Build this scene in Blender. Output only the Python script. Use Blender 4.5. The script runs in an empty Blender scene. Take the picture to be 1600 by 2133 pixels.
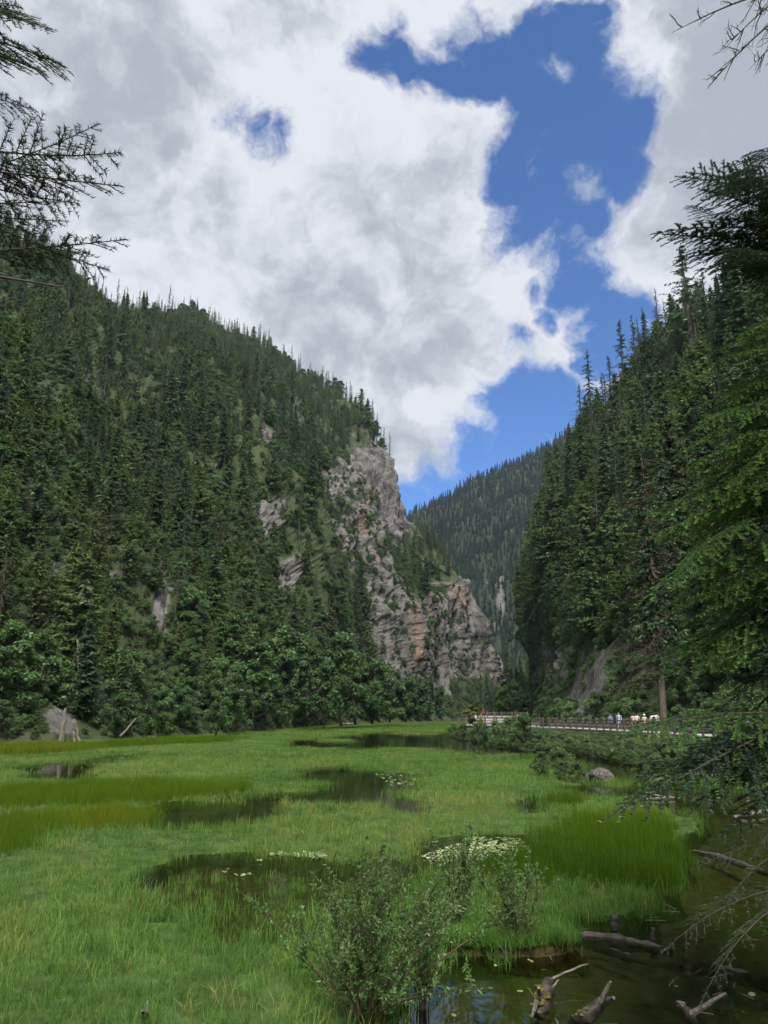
import bpy, bmesh, math, random
import numpy as np
from mathutils import Vector, Matrix, noise as mnoise

random.seed(7)
rng = np.random.default_rng(11)
scene = bpy.context.scene
C = scene.collection

# ------------------------------------------------------------------ camera
CAM_Z = 2.7
F = 1611.0                       # focal length in photograph pixels (1600 x 2133)
PITCH = math.atan((1490 - 1066.5) / F)
cam_data = bpy.data.cameras.new('camera')
cam = bpy.data.objects.new('camera', cam_data)
C.objects.link(cam)
cam.location = (0, 0, CAM_Z)
cam.rotation_euler = (math.radians(90) + PITCH, 0, 0)
cam_data.sensor_fit = 'VERTICAL'
cam_data.sensor_height = 24.0
cam_data.lens = 24.0 * F / 2133.0
cam_data.clip_start = 0.05
cam_data.clip_end = 6000
scene.camera = cam
CP, SP = math.cos(PITCH), math.sin(PITCH)

def ray(px, py):
    xc = (px - 800.0) / F
    yc = (1066.5 - py) / F
    return np.array([xc, CP - yc * SP, SP + yc * CP])

def D(px, py, Y):                # the point seen at a pixel, Y metres ahead
    d = ray(px, py)
    return np.array([0, 0, CAM_Z]) + d * (Y / d[1])

def G(px, py, z=0.0):            # the point seen at a pixel, on the level z
    d = ray(px, py)
    return np.array([0, 0, CAM_Z]) + d * ((z - CAM_Z) / d[2])

def proj(P):                     # world points -> photograph pixels
    P = np.asarray(P, float)
    x, y, z = P[..., 0], P[..., 1], P[..., 2] - CAM_Z
    fw = y * CP + z * SP
    up = -y * SP + z * CP
    fw = np.where(np.abs(fw) < 1e-6, 1e-6, fw)
    return 800 + F * x / fw, 1066.5 - F * up / fw

# ------------------------------------------------------------------ sky, sun, exposure
SUN_EL, SUN_AZ = 56.0, 172.0     # azimuth measured from +Y towards +X
world = bpy.data.worlds.new('World')
scene.world = world
world.use_nodes = True
wt = world.node_tree
wt.nodes.clear()

def N(tree, kind, **kw):
    n = tree.nodes.new(kind)
    for k, v in kw.items():
        setattr(n, k, v)
    return n

def L(tree, a, b):
    tree.links.new(a, b)

def mth(tree, op, a, b=None, clamp=False):
    n = N(tree, 'ShaderNodeMath', operation=op)
    n.use_clamp = clamp
    for i, v in enumerate((a, b)):
        if v is None:
            continue
        if isinstance(v, (int, float)):
            n.inputs[i].default_value = v
        else:
            L(tree, v, n.inputs[i])
    return n.outputs[0]

def sstep(tree, val, lo, hi, a=0.0, b=1.0):
    n = N(tree, 'ShaderNodeMapRange', interpolation_type='SMOOTHSTEP')
    L(tree, val, n.inputs['Value'])
    n.inputs['From Min'].default_value = lo
    n.inputs['From Max'].default_value = hi
    n.inputs['To Min'].default_value = a
    n.inputs['To Max'].default_value = b
    return n.outputs[0]

def mixc(tree, fac, a, b, blend='MIX'):
    n = N(tree, 'ShaderNodeMix', data_type='RGBA', blend_type=blend)
    for sock, v in ((n.inputs[0], fac), (n.inputs[6], a), (n.inputs[7], b)):
        if isinstance(v, (int, float)):
            sock.default_value = v
        elif isinstance(v, tuple):
            sock.default_value = (*v[:3], 1)
        else:
            L(tree, v, sock)
    return n.outputs[2]

def noise_tex(tree, vec, scale, detail=6, rough=0.55, dist=0.0, lac=2.0):
    n = N(tree, 'ShaderNodeTexNoise')
    n.inputs['Scale'].default_value = scale
    n.inputs['Detail'].default_value = detail
    n.inputs['Roughness'].default_value = rough
    n.inputs['Distortion'].default_value = dist
    n.inputs['Lacunarity'].default_value = lac
    if vec is not None:
        L(tree, vec, n.inputs['Vector'])
    return n

def build_world():
    t = wt
    sky = N(t, 'ShaderNodeTexSky', sky_type='NISHITA')
    sky.sun_disc = False
    sky.sun_elevation = math.radians(SUN_EL)
    sky.sun_rotation = math.radians(SUN_AZ)
    sky.altitude = 2500
    sky.air_density = 1.1
    sky.dust_density = 0.3
    sky.ozone_density = 3.0
    geo = N(t, 'ShaderNodeTexCoord')
    nrm = N(t, 'ShaderNodeVectorMath', operation='NORMALIZE')
    L(t, geo.outputs['Generated'], nrm.inputs[0])
    d0 = nrm.outputs[0]
    # cloud structure: two scales of turbulent displacement of the direction
    w1 = noise_tex(t, d0, 5.0, 5, 0.6)
    sub = N(t, 'ShaderNodeVectorMath', operation='SUBTRACT')
    L(t, w1.outputs['Color'], sub.inputs[0]); sub.inputs[1].default_value = (0.5, 0.5, 0.5)
    mul = N(t, 'ShaderNodeVectorMath', operation='SCALE')
    L(t, sub.outputs[0], mul.inputs[0]); mul.inputs['Scale'].default_value = 0.17
    add = N(t, 'ShaderNodeVectorMath', operation='ADD')
    L(t, d0, add.inputs[0]); L(t, mul.outputs[0], add.inputs[1])
    d = add.outputs[0]
    # openings of blue sky between the clouds: (pixel x, pixel y, angular radius in pixels)
    holes = [(760, 140, 52), (830, 132, 66), (910, 158, 52), (990, 135, 72), (1060, 135, 72), (1130, 85, 78), (1185, 30, 52), (1195, 125, 62),
             (1080, 215, 72), (1165, 235, 85), (1265, 275, 62), (1075, 300, 66), (1170, 335, 95), (1255, 375, 62), (1060, 385, 52), (1130, 435, 85),
             (1210, 465, 72), (1085, 490, 58), (1160, 510, 62), (1215, 550, 60), (1240, 612, 62), (1290, 650, 52), (1345, 665, 45), (1285, 725, 66), (1185, 690, 36),
             (1075, 850, 52), (1160, 868, 76), (1005, 930, 58), (1090, 930, 75), (905, 1003, 58), (880, 1060, 75), (975, 1010, 80), (1215, 930, 90), (1245, 775, 34),
             (470, 268, 75, 0.72), (530, 292, 85, 0.66), (590, 288, 75, 0.70), (1150, 640, 40, 0.5), (1120, 730, 45, 0.55)]
    dirs = [(ray(h[0], h[1]), h[2] * 1.02, h[3] if len(h) > 3 else 0.0) for h in holes]   # the fourth value veils an opening
    # openings elsewhere in the sky dome, of the same kind
    for az, el, r in [(95, 42, 190), (112, 30, 160), (165, 35, 210), (180, 55, 160), (-120, 48, 200), (-100, 38, 150),
                      (-70, 30, 120), (60, 60, 150), (-40, 72, 170), (130, 65, 140)]:
        a, e = math.radians(az), math.radians(el)
        dirs.append((np.array([math.sin(a) * math.cos(e), math.cos(a) * math.cos(e), math.sin(e)]), r, 0.0))
    m = None
    for v, r, veil in dirs:
        ln = float(np.linalg.norm(v))
        c = v / ln
        dn = N(t, 'ShaderNodeVectorMath', operation='DISTANCE')
        L(t, d, dn.inputs[0]); dn.inputs[1].default_value = tuple(c)
        s = mth(t, 'DIVIDE', dn.outputs['Value'], r / F / ln)
        if veil: s = mth(t, 'ADD', s, veil)
        if m is None:
            m = s
        else:
            sm = N(t, 'ShaderNodeMath', operation='SMOOTH_MIN')
            L(t, m, sm.inputs[0]); L(t, s, sm.inputs[1]); sm.inputs[2].default_value = 0.22
            m = sm.outputs[0]
    n2 = noise_tex(t, d, 13.0, 7, 0.66)
    mm = mth(t, 'ADD', m, mth(t, 'MULTIPLY', mth(t, 'SUBTRACT', n2.outputs[0], 0.5), 2.3))
    cover = sstep(t, mm, 0.62, 1.52)
    # cloud brightness: billows lit from the sun's side, greyer thick bellies
    big = noise_tex(t, d, 2.3, 4, 0.5)
    det = noise_tex(t, d, 7.0, 6, 0.6)
    off = N(t, 'ShaderNodeVectorMath', operation='ADD')
    L(t, d, off.inputs[0]); off.inputs[1].default_value = (0.012, -0.012, 0.030)
    det2 = noise_tex(t, off.outputs[0], 7.0, 4, 0.55)
    relief = mth(t, 'MULTIPLY', mth(t, 'SUBTRACT', det.outputs[0], det2.outputs[0]), 1.0)
    b1 = mth(t, 'ADD', mth(t, 'MULTIPLY', big.outputs[0], 1.0), mth(t, 'MULTIPLY', det.outputs[0], 0.4))
    edge = sstep(t, mm, 1.0, 3.0, 0.20, 0.0)
    b2 = mth(t, 'ADD', mth(t, 'ADD', b1, edge), relief)
    # thicker, greyer parts of the cloud cover
    for px_, py_, rr_, am in ((1500, 230, 320, 0.26), (230, 40, 330, 0.12), (760, 640, 240, 0.10)):
        v = ray(px_, py_); ln = float(np.linalg.norm(v))
        dn = N(t, 'ShaderNodeVectorMath', operation='DISTANCE')
        L(t, d, dn.inputs[0]); dn.inputs[1].default_value = tuple(v / ln)
        b2 = mth(t, 'SUBTRACT', b2, sstep(t, dn.outputs['Value'], rr_ / F / ln * 0.2, rr_ / F / ln * 1.3, am, 0.0))
    fac = sstep(t, b2, 0.48, 0.92)
    ccol = mixc(t, fac, (3.25, 3.55, 4.05), (6.1, 6.3, 6.7))
    skyc = mixc(t, 1.0, sky.outputs[0], (0.68, 1.02, 1.42), 'MULTIPLY')
    col = mixc(t, cover, skyc, ccol)
    bg = N(t, 'ShaderNodeBackground')
    L(t, col, bg.inputs['Color'])
    bg.inputs['Strength'].default_value = 0.088
    out = N(t, 'ShaderNodeOutputWorld')
    L(t, bg.outputs[0], out.inputs['Surface'])
build_world()
world.cycles.sampling_method = 'MANUAL'
world.cycles.sample_map_resolution = 256

sun_data = bpy.data.lights.new('sun', 'SUN')
sun_data.energy = 3.9
sun_data.angle = math.radians(22)
sun_data.color = (1.0, 0.96, 0.9)
sun = bpy.data.objects.new('sun', sun_data)
C.objects.link(sun)
_e, _a = math.radians(SUN_EL), math.radians(SUN_AZ)
_sd = Vector((math.sin(_a) * math.cos(_e), math.cos(_a) * math.cos(_e), math.sin(_e)))
sun.rotation_euler = (-_sd).to_track_quat('-Z', 'Y').to_euler()

scene.view_settings.view_transform = 'Standard'
scene.view_settings.look = 'None'
scene.view_settings.gamma = 1.0
scene.view_settings.exposure = 0.6
scene.view_settings.use_curve_mapping = False
scene.render.engine = 'CYCLES'
cy = scene.cycles
cy.use_denoising = True
cy.use_adaptive_sampling = True
cy.adaptive_threshold = 0.03
cy.max_bounces = 5
cy.diffuse_bounces = 3
cy.glossy_bounces = 2
cy.transmission_bounces = 2
cy.transparent_max_bounces = 6
cy.volume_bounces = 0
cy.caustics_reflective = False
cy.caustics_refractive = False

# ------------------------------------------------------------------ helpers
def tag(o, label=None, cat=None, group=None, kind=None):
    if label: o['label'] = label
    if cat: o['category'] = cat
    if group: o['group'] = group
    if kind: o['kind'] = kind
    return o

def empty(name, loc=(0, 0, 0), rot=(0, 0, 0), scale=1.0):
    o = bpy.data.objects.new(name, None)
    o.empty_display_size = 0.2
    C.objects.link(o)
    o.location = loc
    o.rotation_euler = rot
    o.scale = (scale,) * 3 if isinstance(scale, (int, float)) else scale
    return o

def link(name, me, parent=None, loc=None, rot=None, scale=None):
    o = bpy.data.objects.new(name, me)
    C.objects.link(o)
    if parent is not None: o.parent = parent
    if loc is not None: o.location = loc
    if rot is not None: o.rotation_euler = rot
    if scale is not None: o.scale = (scale,) * 3 if isinstance(scale, (int, float)) else scale
    return o

class MB:
    """collects verts and faces, builds one mesh"""
    def __init__(s):
        s.v = []; s.f = []; s.n = 0; s.att = []; s.mi = []
    def add(s, V, Fc, a=0.0, mi=0):
        V = np.asarray(V, float).reshape(-1, 3)
        k = s.n
        s.v.append(V)
        s.f.extend([tuple(i + k for i in f) for f in Fc])
        s.mi.extend([mi] * len(Fc))
        s.att.append(np.broadcast_to(np.asarray(a, float), (len(V),)))
        s.n += len(V)
    def add_faces_array(s, V, idx, a=0.0, mi=0):
        s.add(V, [tuple(int(j) for j in r) for r in idx], a, mi)
    def tube(s, pts, rad, seg=6, a=0.0, cap=True, mi=0):
        pts = np.asarray(pts, float); n = len(pts)
        rad = np.broadcast_to(np.asarray(rad, float), (n,))
        T = np.gradient(pts, axis=0)
        T /= np.linalg.norm(T, axis=1)[:, None] + 1e-9
        ref = np.array([0, 0, 1.0]) if abs(T[:, 2]).mean() < 0.8 else np.array([1.0, 0, 0])
        A = np.cross(T, ref); A /= np.linalg.norm(A, axis=1)[:, None] + 1e-9
        B = np.cross(T, A)
        th = np.linspace(0, 2 * math.pi, seg, endpoint=False)
        V = pts[:, None, :] + rad[:, None, None] * (np.cos(th)[None, :, None] * A[:, None, :] + np.sin(th)[None, :, None] * B[:, None, :])
        Fc = []
        for i in range(n - 1):
            for j in range(seg):
                j2 = (j + 1) % seg
                Fc.append((i * seg + j, (i + 1) * seg + j, (i + 1) * seg + j2, i * seg + j2))
        if cap:
            Fc.append(tuple(range(seg)))
            Fc.append(tuple((n - 1) * seg + j for j in reversed(range(seg))))
        av = np.broadcast_to(np.asarray(a, float), (n,)) if np.ndim(a) else np.full(n, a)
        s.add(V.reshape(-1, 3), Fc, np.repeat(av, seg), mi)
    def box(s, c, size, rot=None, a=0.0, mi=0):
        x, y, z = [q / 2 for q in size]
        V = np.array([(-x, -y, -z), (x, -y, -z), (x, y, -z), (-x, y, -z), (-x, -y, z), (x, -y, z), (x, y, z), (-x, y, z)])
        if rot is not None: V = V @ np.array(rot).T
        s.add(V + np.asarray(c), [(0, 3, 2, 1), (4, 5, 6, 7), (0, 1, 5, 4), (1, 2, 6, 5), (2, 3, 7, 6), (3, 0, 4, 7)], a, mi)
    def mesh(s, name, mats, smooth=False):
        me = bpy.data.meshes.new(name)
        V = np.concatenate(s.v) if s.v else np.zeros((0, 3))
        me.from_pydata(V.tolist(), [], s.f)
        if s.v:
            at = me.attributes.new('tip', 'FLOAT', 'POINT')
            at.data.foreach_set('value', np.concatenate(s.att).astype(np.float32))
        if not isinstance(mats, (list, tuple)): mats = [mats]
        for m in mats: me.materials.append(m)
        if len(mats) > 1: me.polygons.foreach_set('material_index', np.array(s.mi, np.int32))
        if smooth: me.polygons.foreach_set('use_smooth', np.ones(len(me.polygons), bool))
        me.update()
        return me

def tri_mesh(name, V, nper, mat, att=None):
    """fast mesh of loose polygons with nper corners each; V is (n, nper, 3)"""
    n = len(V)
    me = bpy.data.meshes.new(name)
    me.vertices.add(n * nper)
    me.vertices.foreach_set('co', np.ascontiguousarray(V, np.float32).ravel())
    me.loops.add(n * nper)
    me.loops.foreach_set('vertex_index', np.arange(n * nper, dtype=np.int32))
    me.polygons.add(n)
    me.polygons.foreach_set('loop_start', np.arange(0, n * nper, nper, dtype=np.int32))
    if att is not None:
        a = me.attributes.new('tip', 'FLOAT', 'POINT')
        a.data.foreach_set('value', np.ascontiguousarray(np.broadcast_to(att, (n, nper)), np.float32).ravel())
    me.materials.append(mat)
    me.update(calc_edges=True)
    return me

# value noise, vectorised
_perm = np.random.default_rng(3).permutation(4096)
_val = np.random.default_rng(5).random(4096) * 2 - 1
def vnoise(P):
    P = np.asarray(P, float)
    i = np.floor(P).astype(int)
    f = P - i
    f = f * f * f * (f * (f * 6 - 15) + 10)
    def h(a, b, c):
        return _val[_perm[(_perm[(_perm[a & 4095] + b) & 4095] + c) & 4095]]
    x, y, z = i[..., 0], i[..., 1], i[..., 2]
    fx, fy, fz = f[..., 0], f[..., 1], f[..., 2]
    def lx(yy, zz):
        a = h(x, yy, zz); b = h(x + 1, yy, zz)
        return a + (b - a) * fx
    c0 = lx(y, z); c1 = lx(y + 1, z); c2 = lx(y, z + 1); c3 = lx(y + 1, z + 1)
    a = c0 + (c1 - c0) * fy
    b = c2 + (c3 - c2) * fy
    return a + (b - a) * fz
def fbm(P, octv=4, gain=0.5, lac=2.03):
    P = np.asarray(P, float)
    s = 0; amp = 1
    for k in range(octv):
        s = s + amp * vnoise(P + k * 17.3)
        P = P * lac; amp *= gain
    return s
def ridged(P, octv=4):
    P = np.asarray(P, float); s = 0; amp = 1
    for k in range(octv):
        s = s + amp * (1 - np.abs(vnoise(P + k * 9.1)) * 2)
        P = P * 2.1; amp *= 0.5
    return s

def inpoly(x, y, poly):
    x = np.asarray(x); y = np.asarray(y)
    r = np.zeros(x.shape, bool)
    n = len(poly)
    for i in range(n):
        x1, y1 = poly[i]; x2, y2 = poly[(i + 1) % n]
        c = ((y1 > y) != (y2 > y)) & (x < (x2 - x1) * (y - y1) / ((y2 - y1) if y2 != y1 else 1e-9) + x1)
        r ^= c
    return r

# ------------------------------------------------------------------ materials
def new_mat(name):
    m = bpy.data.materials.new(name)
    m.use_nodes = True
    m.node_tree.nodes.clear()
    return m, m.node_tree

def finish(t, shader):
    o = N(t, 'ShaderNodeOutputMaterial')
    L(t, shader, o.inputs['Surface'])

def foliage_mat(name, dark, light, tipcol=None, transl=0.3, nscale=0.0, rough=0.8, tint=False, warm=0.0):
    """leaf colour: varies per plant, slowly in space and from old growth to new growth (tip)"""
    m, t = new_mat(name)
    oi = N(t, 'ShaderNodeObjectInfo')
    f = oi.outputs['Random']
    if tint:
        at = N(t, 'ShaderNodeAttribute', attribute_type='INSTANCER', attribute_name='tint')
        f = at.outputs['Fac']
    col = mixc(t, f, dark, light)
    if nscale:
        g = N(t, 'ShaderNodeNewGeometry')
        nz = noise_tex(t, g.outputs['Position'], nscale, 3, 0.6)
        f2 = sstep(t, nz.outputs[0], 0.3, 0.7, 0.62, 1.4)
        col = mixc(t, 1.0, col, f2, 'MULTIPLY')
    if warm:
        g2 = N(t, 'ShaderNodeNewGeometry')
        nw = noise_tex(t, g2.outputs['Position'], 0.022, 4, 0.65)
        wn = N(t, 'ShaderNodeTexWhiteNoise', noise_dimensions='1D'); L(t, oi.outputs['Random'], wn.inputs['W'])
        wf = mth(t, 'MULTIPLY', sstep(t, nw.outputs[0], 0.42, 0.66, 0.1, 1.0), mth(t, 'MULTIPLY', wn.outputs['Value'], warm * 1.6), True)
        col = mixc(t, wf, col, (0.115, 0.105, 0.045))
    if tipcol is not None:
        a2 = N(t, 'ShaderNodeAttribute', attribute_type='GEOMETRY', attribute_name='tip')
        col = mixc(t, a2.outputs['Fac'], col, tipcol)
    df = N(t, 'ShaderNodeBsdfDiffuse'); L(t, col, df.inputs['Color'])
    sh = df.outputs[0]
    if transl:
        tr = N(t, 'ShaderNodeBsdfTranslucent'); L(t, col, tr.inputs['Color'])
        mx = N(t, 'ShaderNodeMixShader'); mx.inputs[0].default_value = transl
        L(t, sh, mx.inputs[1]); L(t, tr.outputs[0], mx.inputs[2])
        sh = mx.outputs[0]
    gl = N(t, 'ShaderNodeBsdfGlossy'); gl.inputs['Roughness'].default_value = 0.45
    gl.inputs['Color'].default_value = (0.7, 0.7, 0.7, 1)
    mg = N(t, 'ShaderNodeMixShader'); mg.inputs[0].default_value = 0.03
    L(t, sh, mg.inputs[1]); L(t, gl.outputs[0], mg.inputs[2])
    finish(t, mg.outputs[0])
    return m

def plain_mat(name, a, b=None, scale=4.0, rough=0.8, bump=0.0, spec=0.3, detail=5, stretch=None):
    m, t = new_mat(name)
    p = N(t, 'ShaderNodeBsdfPrincipled')
    p.inputs['Roughness'].default_value = rough
    p.inputs['Specular IOR Level'].default_value = spec
    tc = N(t, 'ShaderNodeTexCoord')
    vec = tc.outputs['Object']
    if stretch:
        mp = N(t, 'ShaderNodeMapping'); mp.inputs['Scale'].default_value = stretch
        L(t, vec, mp.inputs['Vector']); vec = mp.outputs[0]
    nz = noise_tex(t, vec, scale, detail, 0.65)
    if b is not None:
        col = mixc(t, sstep(t, nz.outputs[0], 0.32, 0.68), a, b)
        L(t, col, p.inputs['Base Color'])
    else:
        p.inputs['Base Color'].default_value = (*a, 1)
    if bump:
        bn = N(t, 'ShaderNodeBump'); bn.inputs['Strength'].default_value = bump
        bn.inputs['Distance'].default_value = 0.05
        L(t, nz.outputs[0], bn.inputs['Height']); L(t, bn.outputs[0], p.inputs['Normal'])
    finish(t, p.outputs[0])
    return m

def terrain_mat(name, veg_a, veg_b, scale=1.0):
    """undergrowth and bare rock; the point attribute 'rock' says where the rock is bare"""
    m, t = new_mat(name)
    g = N(t, 'ShaderNodeNewGeometry')
    pos = g.outputs['Position']
    at = N(t, 'ShaderNodeAttribute', attribute_type='GEOMETRY', attribute_name='rock')
    n1 = noise_tex(t, pos, 0.09 * scale, 8, 0.65)
    n2 = noise_tex(t, pos, 0.5 * scale, 8, 0.7)
    mp = N(t, 'ShaderNodeMapping'); mp.inputs['Scale'].default_value = (1, 1, 0.22); L(t, pos, mp.inputs['Vector'])
    n3 = noise_tex(t, mp.outputs[0], 0.16 * scale, 9, 0.72, 0.4)
    n4 = noise_tex(t, mp.outputs[0], 0.05 * scale, 5, 0.6)
    rd = noise_tex(t, mp.outputs[0], 0.33 * scale, 8, 0.6); rd.noise_type = 'RIDGED_MULTIFRACTAL'
    rf_ = noise_tex(t, pos, 0.8 * scale, 6, 0.6); rf_.noise_type = 'RIDGED_MULTIFRACTAL'
    rk = mixc(t, sstep(t, n3.outputs[0], 0.35, 0.65), (0.085, 0.08, 0.076), (0.205, 0.192, 0.178))
    rk = mixc(t, sstep(t, n4.outputs[0], 0.58, 0.70, 0.0, 0.65), rk, (0.28, 0.17, 0.105))
    rk = mixc(t, sstep(t, rd.outputs[0], 0.55, 1.3, 0.0, 0.65), rk, (0.06, 0.055, 0.05))
    mq = N(t, 'ShaderNodeMapping'); mq.inputs['Scale'].default_value = (1, 1, 0.06); L(t, pos, mq.inputs['Vector'])
    sk = noise_tex(t, mq.outputs[0], 0.30 * scale, 5, 0.65)
    rk = mixc(t, sstep(t, sk.outputs[0], 0.50, 0.66, 0.0, 0.55), rk, (0.10, 0.095, 0.09))
    rk = mixc(t, sstep(t, sk.outputs[0], 0.28, 0.42, 0.45, 0.0), rk, (0.28, 0.255, 0.225))
    crk = sstep(t, rf_.outputs[0], 0.7, 1.5, 0.0, 0.5)
    rk = mixc(t, crk, rk, (0.07, 0.07, 0.055))
    veg = mixc(t, sstep(t, n2.outputs[0], 0.3, 0.7), veg_a, veg_b)
    veg = mixc(t, sstep(t, n1.outputs[0], 0.52, 0.7, 0.0, 0.6), veg, (0.10, 0.085, 0.055))
    f = mth(t, 'ADD', at.outputs['Fac'], mth(t, 'MULTIPLY', mth(t, 'SUBTRACT', n2.outputs[0], 0.5), 1.3))
    f = sstep(t, f, 0.38, 0.62)
    col = mixc(t, f, veg, rk)
    p = N(t, 'ShaderNodeBsdfPrincipled'); p.inputs['Roughness'].default_value = 0.92
    p.inputs['Specular IOR Level'].default_value = 0.15
    L(t, col, p.inputs['Base Color'])
    bn = N(t, 'ShaderNodeBump'); bn.inputs['Strength'].default_value = 0.9; bn.inputs['Distance'].default_value = 1.6 / scale
    hh = mth(t, 'SUBTRACT', mth(t, 'ADD', n3.outputs[0], mth(t, 'MULTIPLY', n2.outputs[0], 0.5)), mth(t, 'ADD', mth(t, 'MULTIPLY', rd.outputs[0], 0.35), mth(t, 'MULTIPLY', rf_.outputs[0], 0.2)))
    L(t, hh, bn.inputs['Height']); L(t, bn.outputs[0], p.inputs['Normal'])
    finish(t, p.outputs[0])
    return m

M = {}
M['spruce'] = foliage_mat('spruce_needles', (0.038, 0.078, 0.034), (0.085, 0.135, 0.045), (0.11, 0.18, 0.055), 0.3, 0.05, warm=0.35)
M['larch'] = foliage_mat('larch_needles', (0.062, 0.120, 0.036), (0.12, 0.18, 0.050), (0.15, 0.23, 0.065), 0.35, 0.06, warm=0.4)
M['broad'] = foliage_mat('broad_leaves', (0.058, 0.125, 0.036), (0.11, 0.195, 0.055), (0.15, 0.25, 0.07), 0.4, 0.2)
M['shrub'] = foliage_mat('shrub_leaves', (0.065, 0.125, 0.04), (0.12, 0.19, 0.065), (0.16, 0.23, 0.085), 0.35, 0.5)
M['yellow_shrub'] = foliage_mat('olive_shrub_leaves', (0.10, 0.13, 0.03), (0.13, 0.15, 0.04), (0.17, 0.18, 0.05), 0.35, 0.5)
M['farwood'] = foliage_mat('far_needles', (0.022, 0.042, 0.028), (0.040, 0.066, 0.038), None, 0.15, 0.01)
M['willow'] = foliage_mat('willow_leaves', (0.115, 0.215, 0.065), (0.15, 0.26, 0.085), (0.25, 0.38, 0.11), 0.45, 2.0)
M['fir'] = foliage_mat('fir_needles', (0.032, 0.082, 0.030), (0.050, 0.115, 0.038), (0.18, 0.34, 0.06), 0.3, 0.8)
M['spruce_fir_shade'] = foliage_mat('dark_spruce_needles', (0.026, 0.052, 0.032), (0.038, 0.070, 0.038), (0.055, 0.10, 0.04), 0.15, 1.0)
M['deadneedle'] = foliage_mat('dry_brown_needles', (0.075, 0.060, 0.042), (0.12, 0.085, 0.055), None, 0.15, 0.3)
M['bark'] = plain_mat('bark', (0.06, 0.048, 0.038), (0.15, 0.12, 0.095), 3.0, 0.95, 0.6, 0.1, stretch=(3, 3, 0.5))
M['twig'] = plain_mat('twig_bark', (0.042, 0.034, 0.027), (0.085, 0.07, 0.055), 6.0, 0.9, 0.0, 0.2)
M['redstem'] = plain_mat('willow_stem_bark', (0.07, 0.045, 0.03), (0.12, 0.085, 0.05), 6.0, 0.8, 0.0, 0.2)
M['deadwood'] = plain_mat('weathered_wood', (0.09, 0.075, 0.06), (0.27, 0.235, 0.20), 7.0, 0.9, 0.5, 0.1, stretch=(2, 2, 2))
M['wetlog'] = plain_mat('wet_log', (0.022, 0.018, 0.013), (0.085, 0.068, 0.05), 7.0, 0.6, 0.6, 0.4)
M['moss'] = plain_mat('moss', (0.07, 0.075, 0.02), (0.17, 0.15, 0.04), 18.0, 1.0, 0.8, 0.0)

# ------------------------------------------------------------------ terrain sheets
def grid_faces(nu, nv, flip=False):
    i = np.arange(nu - 1)[:, None] * nv + np.arange(nv - 1)[None, :]
    i = i.ravel()
    q = np.stack([i, i + nv, i + nv + 1, i + 1], 1)
    return q[:, ::-1] if flip else q

def grid_normals(P):
    du = np.gradient(P, axis=0); dv = np.gradient(P, axis=1)
    n = np.cross(du, dv)
    return n / (np.linalg.norm(n, axis=2)[..., None] + 1e-9)

def sheet_mesh(name, P, mat, rock, flip=False, smooth=True):
    nu, nv = P.shape[:2]
    me = bpy.data.meshes.new(name)
    q = grid_faces(nu, nv, flip)
    me.vertices.add(nu * nv)
    me.vertices.foreach_set('co', P.astype(np.float32).ravel())
    me.loops.add(q.size); me.loops.foreach_set('vertex_index', q.astype(np.int32).ravel())
    me.polygons.add(len(q)); me.polygons.foreach_set('loop_start', np.arange(0, q.size, 4, dtype=np.int32))
    me.polygons.foreach_set('use_smooth', np.full(len(q), smooth))
    a = me.attributes.new('rock', 'FLOAT', 'POINT'); a.data.foreach_set('value', rock.astype(np.float32).ravel())
    me.materials.append(mat)
    me.update(calc_edges=True)
    return me

def interp(x, xp, Y):            # linear interpolation of rows, smoothed
    Y = np.asarray(Y, float)
    return np.stack([np.interp(x, xp, Y[:, k]) for k in range(Y.shape[1])], 1)

def smooth_rows(A, k):
    for _ in range(k):
        B = A.copy()
        B[1:-1] = (A[:-2] + 2 * A[1:-1] + A[2:]) / 4
        A = B
    return A

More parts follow.
